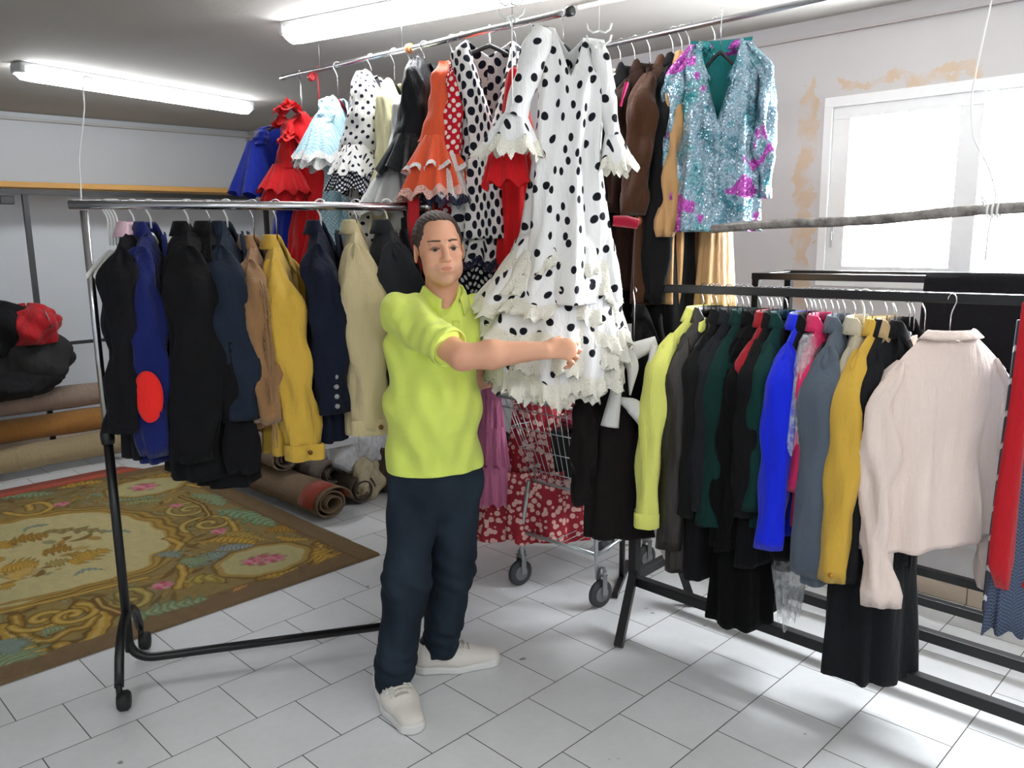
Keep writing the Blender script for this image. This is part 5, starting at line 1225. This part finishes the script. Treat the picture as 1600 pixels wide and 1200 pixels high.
def dense(n_, seed, mask=None, cols=None, al=.8, sz=1.):
    """small interlaced foliage filling the ground of the border"""
    r2 = np.random.default_rng(seed); cols = cols or [(176, 144, 74), (160, 138, 82), (120, 98, 56), (142, 148, 108), (188, 156, 84), (116, 84, 50), (152, 150, 120)]
    for k in range(n_):
        cx, cy = r2.uniform(RX0+.2, RX1-.28), r2.uniform(RY0+.26, RY1-.2); a0 = r2.uniform(0, 6.28); ln = r2.uniform(.07, .2); cu = r2.uniform(-6, 6)
        if cx < -.2: continue
        t = np.linspace(0, 1, 7); aa = a0+cu*t*ln*2; px_ = cx+np.cumsum(np.cos(aa))*ln/7; py_ = cy+np.cumsum(np.sin(aa))*ln/7
        x0, x1, y0, y1 = px_.min()-.05, px_.max()+.05, py_.min()-.05, py_.max()+.05
        I = slice(*np.searchsorted(gy, (y0, y1))); J = slice(*np.searchsorted(gx, (x0, x1))); X_, Y_ = GX[I, J], GY[I, J]
        if X_.size == 0: continue
        d = np.full(X_.shape, 9.); w_ = r2.uniform(.008, .018)*sz
        for q in range(6):
            a, b = np.array((px_[q], py_[q])), np.array((px_[q+1], py_[q+1])); ab = b-a; tt = np.clip(((X_-a[0])*ab[0]+(Y_-a[1])*ab[1])/(ab@ab), 0, 1); d = np.minimum(d, np.hypot(X_-a[0]-tt*ab[0], Y_-a[1]-tt*ab[1])-w_*np.sin(pi*(q+tt+.3)/6.6))
        c_ = np.array(lin(cols[r2.integers(len(cols))])[:3]); m = np.clip(-d/.006+.5, 0, 1)[..., None]*al; e = np.clip((.008-d)/.006, 0, 1)[..., None]*.45
        if mask is not None: m = m*mask[I, J][..., None]; e = e*mask[I, J][..., None]
        Cc[I, J] = Cc[I, J]*(1-e)+np.array(lin((110, 86, 48))[:3])*e; Cc[I, J] = Cc[I, J]*(1-m)+c_*m
dense(520, 3)
Zp = lambda x, y: ground(x/2.439, y/2.439+656)[:2]
def poly_sd(pts):
    pts = np.array(pts); d = pl(list(pts)+[pts[0]]); ins = np.zeros(GX.shape, bool)
    for a, b in zip(pts, np.roll(pts, -1, 0)):
        c_ = ((a[1] > GY) != (b[1] > GY)); ins ^= c_ & (GX < (b[0]-a[0])*(GY-a[1])/(b[1]-a[1]+1e-12)+a[0])
    return np.where(ins, -d, d)
med = [Zp(*p) for p in ((-60, 425), (80, 395), (200, 375), (330, 362), (450, 372), (560, 398), (615, 430), (650, 462), (625, 500), (590, 520), (560, 560), (500, 585), (400, 615), (250, 655), (100, 700), (-80, 745))]
med = [(-.6, med[0][1])]+med+[(-.6, med[-1][1])]; sc = poly_sd(med)+.010*np.sin(GX*34)+.010*np.sin(GY*30+1)
for w_, c_ in ((.11, (112, 88, 52)), (.10, (150, 122, 74)), (.095, (176, 146, 76)), (.072, (118, 92, 52)), (.055, (184, 152, 78)), (.028, (130, 100, 56)), (.018, (190, 160, 90)), (0., (204, 192, 142))): lay(seg(sc, w_, .012), c_, .92)
lay(seg(-blot(5, 33), -.4, .3)*(sc < 0), (190, 182, 134), .6)
dense(420, 9, (sc > .10)*1., al=.75)
cen = ((np.hypot((GX-.55)/.95, (GY-4.62)/.34)) < 1+.15*blot(8, 41))*1.
dense(420, 12, cen*(sc < -.03), [(186, 148, 66), (164, 122, 52), (196, 164, 92), (132, 102, 56), (178, 138, 70), (150, 150, 112)], .9, 1.4)
gold, dgold, sage, blue = (190, 152, 68), (162, 124, 54), (136, 152, 118), (132, 148, 142)
def stroke(pts, w, col, edge=(104, 82, 44), hi=(212, 184, 108)):
    P_ = np.array([Zp(*p) for p in pts]); tt = np.linspace(0, len(P_)-1, 50); Q_ = np.stack([np.interp(tt, range(len(P_)), P_[:, k]) for k in (0, 1)], 1)
    for _ in range(6): Q_[1:-1] = (Q_[:-2]+2*Q_[1:-1]+Q_[2:])/4
    d = pl(list(Q_)); ww = w*(1+.25*np.sin(GX*60)*np.sin(GY*55)); lay(seg(d, ww*1.45), edge, .9); lay(seg(d, ww), col, .95); lay(seg(d, ww*.35), hi, .7)
def spiral(x, y, r, turns, a0, w, col, dirn=1):
    cx, cy = Zp(x, y); t = np.linspace(0, 1, 44); a = a0+dirn*turns*2*pi*t; R = r*(1-t*.9); p = list(zip(cx+R*np.cos(a), cy+R*np.sin(a))); d = pl(p); lay(seg(d, w*1.5), (104, 82, 44), .9); lay(seg(d, w), col); lay(seg(d, w*.35), (212, 188, 112), .7)
def leaf(a, b, w, col, n=5, curve=.15):
    p0, p1 = np.array(Zp(*a)), np.array(Zp(*b)); ax = p1-p0; Ln = np.hypot(*ax); ax = ax/Ln; nn = np.array([-ax[1], ax[0]]); s_ = ((GX-p0[0])*ax[0]+(GY-p0[1])*ax[1])/Ln; c_ = (GX-p0[0])*nn[0]+(GY-p0[1])*nn[1]-curve*Ln*np.sin(np.clip(s_, 0, 1)*pi)+.010*np.sin(GX*50+GY*37)
    prof_ = w*np.sqrt(np.clip(np.sin(np.clip(s_, 0, 1)*pi), 0, 1))*(1+.35*np.sin(s_*n*2*pi-np.abs(c_)*60)); m = ((s_ > 0) & (s_ < 1)); e = (104, 84, 46) if col[0] > 150 else (92, 104, 76)
    lay(seg(np.abs(c_), prof_*1.2)*m, e, .85); lay(seg(np.abs(c_), prof_)*m, col, .95); lay(seg(np.abs(c_), prof_*.6)*m*(np.sin(s_*n*4*pi-np.abs(c_)*90) > .2), tuple(int(x*1.17) for x in col), .65); lay(seg(np.abs(c_), prof_*.9)*m*(np.sin(s_*n*4*pi-np.abs(c_)*90) < -.6), e, .4)
def rose(x, y, r, col=(206, 108, 132)):
    cx, cy = Zp(x, y); d = np.hypot(GX-cx, GY-cy); th2 = np.arctan2(GY-cy, GX-cx)
    for k in range(6): a = k*1.05+.3*x; lay(seg(np.hypot(GX-cx-.8*r*cos(a), GY-cy-.8*r*sin(a)), r*.26, .01), (128, 140, 96), .7)
    for k in range(7): a = k*.9+.4; dd = np.hypot(GX-cx-.5*r*cos(a), GY-cy-.5*r*sin(a)); lay(seg(dd, r*.34, .012), ((214, 122, 144), (196, 84, 112), (222, 148, 160))[k % 3], .9)
    lay(seg(d, r*.3, .01), (224, 150, 160)); lay(seg(np.hypot(GX-cx-.15*r, GY-cy+.1*r), r*.14, .01), (186, 60, 96))
stroke([(20, 800), (60, 850), (130, 895), (220, 905), (300, 880), (370, 830), (395, 770), (370, 725), (310, 712)], .034, gold)
stroke([(60, 760), (75, 820), (140, 855), (200, 850), (260, 810), (330, 800), (360, 760)], .022, dgold); stroke([(230, 870), (280, 900), (350, 880)], .03, gold)
spiral(165, 768, .12, 1.3, 3., .018, gold); spiral(275, 752, .11, 1.4, 1., .018, gold, -1)
stroke([(385, 690), (420, 722), (500, 728), (560, 705), (565, 668), (510, 650), (450, 668), (470, 695), (515, 692)], .02, (160, 148, 86)); stroke([(370, 690), (390, 720), (460, 745)], .02, (118, 84, 50))
stroke([(0, 745), (200, 698), (430, 640), (560, 610)], .014, gold); stroke([(0, 715), (200, 672), (420, 622)], .010, dgold)
stroke([(20, 362), (90, 376), (165, 364), (205, 338), (160, 322), (105, 332), (120, 352)], .02, gold); spiral(722, 350, .15, 1.6, .4, .016, (170, 152, 90)); spiral(800, 402, .16, 1.6, 3.4, .017, (176, 152, 82), -1)
stroke([(690, 300), (770, 330), (800, 372), (760, 392)], .016, (112, 82, 50)); stroke([(880, 390), (900, 430), (860, 460), (800, 470)], .016, gold); stroke([(640, 460), (690, 480), (660, 520)], .02, gold)
stroke([(680, 650), (700, 600), (690, 560)], .018, gold); stroke([(1000, 610), (1110, 602), (1200, 568), (1245, 520), (1215, 478)], .026, dgold); stroke([(640, 240), (700, 250), (760, 262)], .016, gold)
for a, b, w_, c_, cv in (((700, 625), (1080, 580), .06, (168, 150, 78), .04), ((930, 590), (1150, 575), .05, gold, -.1), ((800, 700), (1010, 690), .06, gold, .12), ((890, 660), (980, 650), .035, (196, 140, 84), .2), ((1170, 500), (1340, 545), .07, gold, -.12), ((1200, 460), (1300, 500), .05, dgold, .15), ((1090, 620), (1230, 600), .045, gold, .2), ((1000, 432), (1150, 428), .05, dgold, .15), ((1060, 450), (1180, 460), .035, gold, -.2), ((780, 470), (980, 480), .04, gold, .15), ((850, 440), (1010, 470), .035, (172, 148, 80), .1),
                       ((735, 290), (850, 335), .055, sage, .1), ((830, 350), (1050, 412), .07, (126, 152, 118), .06), ((720, 570), (870, 512), .06, blue, .1), ((820, 505), (980, 492), .045, (140, 150, 150), .12), ((690, 545), (800, 540), .05, sage, -.1), ((490, 770), (800, 690), .055, sage, .05), ((500, 830), (750, 772), .04, (132, 146, 110), .05), ((-40, 900), (90, 975), .10, sage, .1), ((-20, 860), (60, 900), .07, blue, .1), ((440, 312), (590, 300), .07, sage, .1), ((480, 330), (620, 315), .04, (150, 152, 100), .1), ((0, 305), (210, 288), .06, sage, .05), ((340, 292), (420, 300), .04, sage, .1), ((220, 270), (400, 240), .045, gold, .1), ((560, 225), (740, 215), .04, gold, .05), ((600, 520), (690, 530), .04, blue, .1), ((160, 830), (250, 800), .035, sage, .2),
                       ((0, 500), (60, 470), .07, gold, .2), ((30, 480), (190, 450), .06, dgold, .15), ((150, 440), (420, 440), .035, (150, 130, 80), .12), ((280, 560), (410, 500), .07, gold, .15), ((0, 580), (150, 560), .08, gold, .1), ((60, 620), (130, 570), .06, (204, 170, 96), .2), ((160, 520), (280, 500), .05, dgold, .2), ((170, 560), (260, 540), .04, (170, 150, 90), -.2), ((90, 435), (190, 408), .018, blue, .3), ((280, 600), (400, 580), .018, blue, .3), ((380, 440), (500, 440), .02, blue, .2), ((0, 650), (60, 640), .03, gold, .2)):
    leaf(a, b, w_, c_, curve=cv)
for x, y, ra_, k_ in ((1005, 540, .20, 1.3), (560, 262, .21, 1.3)):
    cx, cy = Zp(x, y); d = np.hypot((GX-cx)/1.15, (GY-cy)/.95)+.006*np.sin(9*np.arctan2(GY-cy, GX-cx)); lay(seg(d, ra_+.03), (122, 94, 52), .8); lay(seg(d, ra_+.012), (176, 148, 84)); lay(seg(d, ra_-.015), (192, 182, 132))
for q in ((1005, 540, .085), (960, 548, .06), (1050, 535, .06), (550, 262, .10), (235, 330, .055), (835, 432, .055), (620, 640, .06), (672, 335, .045), (385, 872, .06), (215, 925, .08), (150, 948, .065), (95, 962, .05), (270, 905, .04), (170, 245, .03)): rose(*q)
out_ = (GX > RX1-.13+.01*np.sin(GY*40)) | (GY < RY0+.125+.01*np.sin(GX*30)) ; lay(out_*1., (128, 106, 80)); lay(((GX > RX1-.135) & (GX < RX1-.12))*1., (112, 84, 54), .6)
Cc *= (1+.10*blot(60, 4)[..., None]*.4+rg.normal(0, .05, GX.shape)[..., None])
Cc = np.clip(Cc*.95, 0, 1)
Z = .012+.0015*blot(40, 9)*.3+.004*np.clip(blot(3, 6), 0, 1); 
VV = np.stack([GX, GY, Z], -1)
edge = np.minimum(np.minimum(GX-RX0, RX1-GX), np.minimum(GY-RY0, RY1-GY)); VV[..., 2] = np.where(edge < .004, .0008, VV[..., 2])
sh = np.clip((GY-RY0)/(RY1-RY0), 0, 1); VV[..., 0] += np.where(GX > 1.5, -.05*sh*0, 0)
ii = np.arange(nx*ny).reshape(ny, nx); Qd = np.stack([ii[:-1, :-1], ii[:-1, 1:], ii[1:, 1:], ii[1:, :-1]], -1).reshape(-1, 4)
t = NT('tapestry_wool'); at = t.node('ShaderNodeVertexColor'); at.layer_name = 'wool'; c = t.coord('Object')
t.link(t.mix(t.math('MULTIPLY', t.noise(c, 260, 2), .35), at.outputs[0], lin((96, 80, 52))), t.b.inputs['Base Color']); t.b.inputs['Roughness'].default_value = .95; t.b.inputs['Specular IOR Level'].default_value = .1
t.bump(t.noise(c, 300, 2), .5, .004)
ro = arr_mesh('rug', VV.reshape(-1, 3), Qd, t.m); at_ = ro.data.color_attributes.new('wool', 'FLOAT_COLOR', 'POINT'); at_.data.foreach_set('color', np.concatenate([Cc.reshape(-1, 3), np.ones((nx*ny, 1))], 1).astype(np.float32).ravel())
tag(ro, 'large floral tapestry rug with gold scrolls and pink roses on the tiled floor', 'rug')
rr_ = MB(); P = [[(x, y, .006) for y in (RY1-.06, RY1+.21)] for x in (RX0, .4, 1.2, 1.6, 1.86)]; P.append([(2.10, RY1-.06, .006), (2.06, RY1+.20, .006)]); P.append([(2.22, RY1-.05, .006), (2.18, RY1-.04, .006)])
tag(MB().grid(P, closed=False).build('rug', cloth('terracotta_wool', (176, 74, 48), rough=.95), solid=.005), 'plain terracotta red rug whose edge shows beyond the floral rug', 'rug')

def roll(p0, p1, r, mat, label, name='rolled_rug', turns=2.6, back=None, th_=.012, squash=1., group=None, seed=0, cat='rolled rug'):
    p0, p1 = np.array(p0, float), np.array(p1, float); ax = p1-p0; Ln = np.linalg.norm(ax); ang = math.atan2(ax[1], ax[0])
    o = empty(name, p0, ang, label, cat, group); rg2 = np.random.default_rng(seed)
    a = np.linspace(0, turns*2*pi, int(turns*30)); R = r*(1-.72*a/a[-1]) ; R[:10] += np.linspace(.012, 0, 10)
    rows = []
    for x in np.linspace(0, Ln, 30):
        wob = 1+.03*sin(x*7+seed)+.02*sin(x*17); ex = .012*np.sin(a*.5+seed)*(1 if x in (0, Ln) else 0)
        rows.append(np.stack([x+ex*(1 if x > 0 else -1), R*np.cos(a)*wob+.01*sin(3*x+seed), squash*R*np.sin(a)*wob+(p1[2]-p0[2])*x/Ln], 1))
    MB().grid(np.array(rows), closed=False).build('pile', mat, o, solid=.009)
    return o
def pattern_wool(name, base, c2, c3, sc=9):
    t = NT(name); c = t.coord('Object'); v = t.node('ShaderNodeTexVoronoi', Scale=sc, Randomness=.5); t.link(c, v.inputs['Vector']); w_ = t.node('ShaderNodeTexWave', Scale=sc*1.6, Distortion=3.); t.link(c, w_.inputs[0])
    b = t.mix(t.ramp(v.outputs['Distance'], (.2, 1.), (.3, 0.)), lin(base), lin(c2)); b = t.mix(t.ramp(w_.outputs['Fac'], (.72, 0.), (.8, .7)), b, lin(c3)); b = t.mix(t.math('MULTIPLY', t.noise(c, 90, 3), .5), b, lin((70, 58, 46)))
    t.link(b, t.b.inputs['Base Color']); t.b.inputs['Roughness'].default_value = .95; t.bump(t.noise(c, 250, 2), .5, .004); return t.m
jute = pattern_wool('jute_back', (132, 110, 84), (142, 122, 94), (116, 94, 70), 30); pink_w = pattern_wool('faded_pink_rug', (144, 116, 100), (178, 170, 132), (110, 122, 110), 11)
gry = cloth('grey_rug_back', (112, 100, 90), rough=.95, fold=.8)
roll((2.46, 5.85, .12), (2.50, 4.02, .10), .12, jute, 'big jute backed rug roll with a red rim at its near end', squash=.78, seed=1)
JR = [o for o in bpy.data.objects if o.get('label', '').startswith('big jute')][0]
e = MB(); a = np.linspace(.1, pi*1.05, 26); e.grid([[(2.50+r*cos(t_)*1., 4.03-.0*r-dy, .10+r*sin(t_)*.8) for t_ in a] for r, dy in ((.127, .0), (.129, -.10), (.127, -.16))], closed=False).xf((Matrix.Translation(JR.location)@Matrix.Rotation(JR.rotation_euler[2], 4, 'Z')).inverted()); tag(e.build('rug_rim', cloth('brick_wool', (150, 66, 50)), JR, solid=.004), 'brick red rim')
roll((2.50, 5.7, .32), (2.50, 4.50, .28), .105, pink_w, 'faded floral rug roll lying on top of the jute backed one', squash=.8, seed=2)
roll((2.68, 5.8, .20), (2.70, 4.30, .17), .11, gry, 'flattened grey rug roll right of the faded floral roll', squash=.7, seed=3)
roll((2.85, 5.8, .10), (2.78, 4.12, .09), .085, pattern_wool('dark_rug', (86, 74, 62), (104, 88, 70), (66, 56, 48), 12), 'small dark brown rug roll on the floor at the right of the pile', squash=1., seed=4)
roll((2.70, 6.2, .44), (2.62, 4.9, .42), .10, pattern_wool('rust_rug', (150, 92, 66), (170, 120, 80), (110, 70, 54), 10), 'rusty pink rug roll topmost at the back of the pile', squash=.8, seed=5)
# rolls along the far wall at the left
roll((-.8, 6.50, .13), (2.15, 6.42, .12), .115, cloth('beige_roll', (164, 146, 112), rough=.95, fold=.8), 'beige carpet roll lowest of the stack by the left wall', squash=.8, seed=6)
roll((-.8, 6.60, .31), (2.17, 6.52, .30), .10, cloth('ochre_roll', (160, 112, 58), rough=.95, fold=.8), 'ochre carpet roll in the middle of the stack by the left wall', squash=.85, seed=7)
roll((-.8, 6.66, .49), (2.12, 6.60, .48), .105, cloth('taupe_roll', (150, 130, 116), rough=.95, fold=.8), 'taupe carpet roll topmost of the stack by the left wall', squash=.8, seed=8)
def lump(name, c, r, mat, label, cat, seed=0, n=5, rotz_=0., parts=None):
    r2 = np.random.default_rng(seed); th2 = np.linspace(0, 2*pi, 64, endpoint=False); P = []
    for ph_ in np.linspace(.02, pi-.02, 36):
        f = 1+.14*np.sin(3*th2+ph_*2+seed)+.10*np.sin(5*th2-ph_*4+seed*2)+.06*np.sin(11*th2+ph_*6); f2 = 1+.10*sin(4*ph_+seed)
        zz = cos(ph_)*(1+.12*np.sin(2*th2+seed)); P.append(np.stack([r[0]*np.sin(ph_)**.8*np.cos(th2)*f*f2, r[1]*np.sin(ph_)**.8*np.sin(th2)*f, r[2]*np.maximum(zz, -.8)], 1))
    o = MB().grid(np.array(P)).build(name, mat); o.location = tuple(c); o.rotation_euler = (0, 0, rotz_); tag(o, label, cat); return o
p = onY(40, 640, 6.35)
bagm = cloth('dark_duffel', (44, 44, 44), rough=.7, fold=1.)
bg = lump('duffel_bag', (onY(35, 640, 6.5)[0], 6.50, .80), (.33, .22, .27), bagm, 'dark grey duffel bag heaped on the carpet rolls at the left edge', 'bag', 1)
bb = lump('sack', (onY(5, 560, 6.5)[0], 6.48, 1.02), (.24, .2, .20), cloth('black_sack', (20, 21, 23), fold=1.), 'black cloth sack at the far left edge above the duffel bag', 'sack', 4)
rj = lump('folded_jacket', (onY(52, 570, 6.4)[0], 6.40, 1.05), (.20, .17, .15), cloth('red_nylon', (176, 20, 30), rough=.5, fold=1.), 'red jacket with a zip thrown on top of the duffel bag', 'jacket', 3)
g = MB(); g.tube([(.06, -.17, .13), (.08, -.185, .06), (.09, -.19, 0)], .005, 5); g.build('zip', STEEL, rj)
lump('cloth_heap', (onY(10, 655, 6.4)[0], 6.42, .66), (.35, .18, .12), cloth('charcoal_cloth', (34, 34, 36), fold=1.), 'charcoal cloth heap under the duffel bag by the wall', 'cloth heap', 8)
# plastic bags with rolled cloth near the man
lump('plastic_bag', (2.90, 4.35, .36), (.22, .20, .22), film('white_film', (226, 228, 230), .18), 'crumpled white plastic bag standing on beige bundles behind the man', 'plastic bag', 5)
lump('cloth_bundle', (2.86, 4.22, .13), (.12, .11, .15), film('cream_film', (196, 182, 146), .05), 'beige bundle wrapped in film on the floor behind the man', 'bundle', 6)
lump('cloth_bundle', (3.05, 4.25, .14), (.12, .11, .16), cloth('umber_cloth', (72, 60, 48), fold=1.), 'dark umber bundle right of the film wrapped one', 'bundle', 7)
lump('cloth_heap', (3.05, 5.1, .16), (.35, .3, .2), cloth('dusk_cloth', (46, 42, 38), fold=1.), 'dark cloth heap behind the rug rolls', 'cloth heap', 9)
lump('box_of_cloths', (3.2, 5.7, .3), (.3, .3, .35), cloth('dusk_cloth', (46, 42, 38)), 'dusky heap of cloths in the corner behind the plastic bag', 'cloth heap', 12).name = 'cloth_heap'
bd = MB().box((0, 0, 0), (.34, .10, .05)); o = bd.build('styrofoam_board', plain('foam_white', (206, 208, 208), .7), smooth=False, bevel=.006); o.location = tuple(dep(515, 692, 4.9)); o.rotation_euler = (0, -.12, ANG+.2); tag(o, 'white foam strip lying on the bundles below the navy blazer', 'foam strip')
# ---- low rail with ruffled floral dresses behind the trolley
ra, rb_ = dep(700, 628, 3.95), dep(975, 640, 3.70); ra[2] = rb_[2] = 1.0
lowk = empty('low_rail', ra, math.atan2(*(rb_-ra)[1::-1]), 'low black rail with ruffled skirts behind the shopping trolley', 'clothes rack')
Lr = np.linalg.norm(rb_-ra); MB().tube([(0, 0, 0), (Lr, 0, 0)], .014, 10).build('top_rail', BLK, lowk)
for x in (.0, Lr): MB().tube([(x, 0, 0), (x, 0, -1.0+.01)], .014, 10).build('post', BLK, lowk); MB().bar((x, -.2, -.985), (x, .2, -.985), .025).build('foot', BLK, lowk, smooth=False)
t = NT('red_daisy'); uv = t.coord('Object'); v = t.node('ShaderNodeTexVoronoi', Scale=34., Randomness=.8); t.link(uv, v.inputs['Vector'])
t.link(t.mix(t.ramp(v.outputs['Distance'], (.08, .75), (.14, 1.), (.42, 1.), (.47, 0.)), lin((158, 28, 44)), lin((232, 186, 176))), t.b.inputs['Base Color']); t.b.inputs['Roughness'].default_value = .8; DA = t.m
PK = cloth('dusty_pink', (196, 112, 148), rough=.8, fold=.8)
def hangskirt(px, d_, ytop, ybot, mat, r0, r1, label, n=8, tiers=3, seed=0):
    p = dep(px, 650, d_); zt_, zb_ = z_at(p, ytop), z_at(p, ybot); p[2] = zt_; o = empty('skirt', p, ANG, label, 'skirt'); H_ = zt_-zb_
    MB().grid(ruffle(0, 0, 0, -H_*.97, r0*.8, r1*.8, n=n, amp=.12, seed=seed, asp=.6, rows=14)).build('underlayer', mat, o)
    for k in range(tiers):
        z0 = -H_*k/tiers; rr2 = r0+(r1-r0)*k/max(1, tiers-1); MB().grid(ruffle(0, 0, z0, z0-H_/tiers*1.04, rr2*.9, rr2*1.12, n=n+2*k, amp=.2, seed=seed+k, asp=.6)).build('flounce', mat, o)
    return o
hangskirt(768, 3.72, 606, 785, PK, .05, .085, 'dusty pink tiered skirt hanging right beside the man', seed=1)
hangskirt(838, 3.80, 622, 828, DA, .12, .25, 'red skirt with white flowers behind the shopping trolley', seed=2, tiers=2, n=7)
hangskirt(900, 3.95, 618, 800, DA, .14, .20, 'second red flowered skirt, lower behind the trolley wires', seed=6, tiers=2, n=7)
lump('fabric_heap', ground(772, 838)+v3(.05, .12, .10), (.17, .16, .15), cloth('flame_red', (206, 46, 34), fold=1.), 'flame red fabric heap on the floor beside the man', 'fabric heap', 11)
lump('fabric_heap', ground(775, 800)+v3(.15, .3, .18), (.3, .2, .25), cloth('night_cloth', (28, 24, 26), fold=1.), 'dark fabric heap behind the flame red one', 'fabric heap', 13)
# ---- shopping trolley
W4 = [ground(813, 914), ground(938, 948), ground(945, 862), ground(1008, 890)]
ct = (W4[0]+W4[1]+W4[2]+W4[3])/4; ex = (W4[2]-W4[0]+W4[3]-W4[1]); ang = radians(-38)
tr = empty('shopping_trolley', (0, 0, 0), 0, 'wire shopping trolley on four castors behind the white dress', 'trolley')
WIRE = plain('zinc_wire', (186, 192, 192), .35, .8)
wl_, wr_, bl_, br_ = [w.copy() for w in W4]
def T(a, b, z): # bilinear footprint, a to the right, b away
    p = (wl_*(1-a)+wr_*a)*(1-b)+(bl_*(1-a)+br_*a)*b; return v3(p[0], p[1], z)
bl_ = wl_+(bl_-wl_)*1.0
zt_, zb_ = .925, .50
top = [T(-.10, -.12, zt_), T(1.05, -.1, zt_-.03), T(1.1, 1.1, zt_-.03), T(-.1, 1.1, zt_)]; bot = [T(.12, .05, zb_+.02), T(.92, .05, zb_), T(.92, .95, zb_), T(.12, .95, zb_+.02)]
g = MB()
for nm, q in (('basket_rim', top), ('basket_base', bot)):
    g = MB(); g.tube([q[0], q[1], q[2], q[3], q[0]], .007, 7); g.build(nm, WIRE, tr)
g = MB()
for k in range(4):
    a, b, c_, d_ = top[k], top[(k+1) % 4], bot[k], bot[(k+1) % 4]; n_ = 15
    for i in range(n_+1): g.tube([a+(b-a)*i/n_, c_+(d_-c_)*i/n_], .0019, 5)
    for s_ in (.12, .35, .6, .85): g.tube([a+(c_-a)*s_, b+(d_-b)*s_], .0026, 5)
for i in range(11): g.tube([bot[0]+(bot[1]-bot[0])*i/10, bot[3]+(bot[2]-bot[3])*i/10], .0019, 5)
g.build('basket_wires', WIRE, tr)
g = MB(); 
for a in (.04, .96):
    g.tube([T(a, 0, .13), T(a, -.02, .24), T(a+(.06 if a < .5 else -.03), .02, zb_+.02)], .010, 9); g.tube([T(a, 1, .13), T(a, 1.0, .24), T(a, .97, zb_)], .010, 9)
g.tube([T(.04, 0, .27), T(.96, 0, .24)], .009, 8); g.tube([T(.04, 1, .27), T(.96, 1, .24)], .009, 8); g.tube([T(.96, 0, .24), T(.96, 1, .24)], .009, 8); g.tube([T(.04, 0, .27), T(.04, 1, .27)], .009, 8)
g.build('chassis', WIRE, tr); g = MB()
for i in range(1, 9): g.tube([T(.04+.92*i/9, 0, .265), T(.04+.92*i/9, 1, .265)], .002, 5)
g.build('lower_shelf', WIRE, tr)
g = MB(); g.tube([T(-.1, 1.1, zt_+.0), T(-.22, 1.0, zt_+.05), T(-.22, -.0, zt_+.05), T(-.1, -.12, zt_)], .009, 9); g.build('push_handle', BLK, tr)
vd = (wr_-wl_)/np.linalg.norm(wr_-wl_); wa = radians(25)
for w_ in (wl_, wr_, bl_, br_):
    c = MB(); c.lathe([(.012, -.014), (.050, -.013), (.062, -.008), (.0625, .008), (.050, .013), (.012, .014)], (0, 0, .0635), 'y', 28); wo = c.build('castor', plain('grey_rubber', (54, 56, 58), .6), tr); wo.location = (w_[0], w_[1], 0); wo.rotation_euler = (0, 0, ANG+radians(35))
    MB().lathe([(.0, -.0165), (.034, -.016), (.036, -.012), (.036, .012), (.034, .016), (0, .0165)], (0, 0, .0635), 'y', 20).build('hub', plain('grey_hub', (120, 122, 124), .45), wo)
    f = MB()
    for y in (-.021, .021): f.box((.008, y, .105), (.026, .003, .09))
    f.box((.008, 0, .151), (.034, .045, .004)); f.lathe([(.018, 0), (.02, .012), (.012, .03), (.0, .034)], (.01, 0, .153), 'z', 14); f.build('fork', STEEL, wo, smooth=False)
# black box and dark cloth inside the basket
o = MB().box((0, 0, 0), (.34, .26, .22)).build('crate', plain('black_crate', (20, 22, 24), .5), smooth=False, bevel=.01); pc = T(.5, .5, zb_+.13); o.location = tuple(pc); o.rotation_euler = (0, 0, math.atan2(*(wr_-wl_)[1::-1])); tag(o, 'black crate standing inside the shopping trolley basket', 'crate')
lump('folded_cloth', T(.5, .5, zb_+.29), (.15, .11, .06), cloth('wine_cloth', (110, 20, 40), fold=.8), 'wine red cloth lying on the crate in the trolley', 'cloth', 15)
# ================================================================= LIGHT AND CAMERA
w = bpy.data.worlds.new('world'); S.world = w; w.use_nodes = True
w.node_tree.nodes['Background'].inputs[0].default_value = (.93, .97, 1., 1); w.node_tree.nodes['Background'].inputs[1].default_value = 34.
pl_ = bpy.data.lights.new('window_portal', 'AREA'); pl_.shape = 'RECTANGLE'; pl_.size = WY1-WY0; pl_.size_y = WZ1-WZ0; pl_.cycles.is_portal = True
po = bpy.data.objects.new('window_portal', pl_); COL.objects.link(po); po.location = (XW+.24, (WY0+WY1)/2, (WZ0+WZ1)/2); po.rotation_euler = (pi/2, 0, pi/2)
cam = bpy.data.cameras.new('camera'); co = bpy.data.objects.new('camera', cam); COL.objects.link(co); S.camera = co
cam.sensor_fit = 'HORIZONTAL'; cam.sensor_width = 36.; cam.lens = F/1600*36.; cam.clip_start = .05
co.matrix_world = Matrix(((RT[0], UP[0], -FW[0], CP[0]), (RT[1], UP[1], -FW[1], CP[1]), (RT[2], UP[2], -FW[2], CP[2]), (0, 0, 0, 1)))
S.view_settings.view_transform = 'Standard'; S.view_settings.look = 'None'; S.view_settings.gamma = 1; S.view_settings.exposure = 1.27
S.view_settings.use_curve_mapping = False
S.cycles.max_bounces = 8; S.cycles.diffuse_bounces = 4; S.cycles.transparent_max_bounces = 24; S.cycles.caustics_reflective = False; S.cycles.caustics_refractive = False
S.cycles.sample_clamp_indirect = 6.
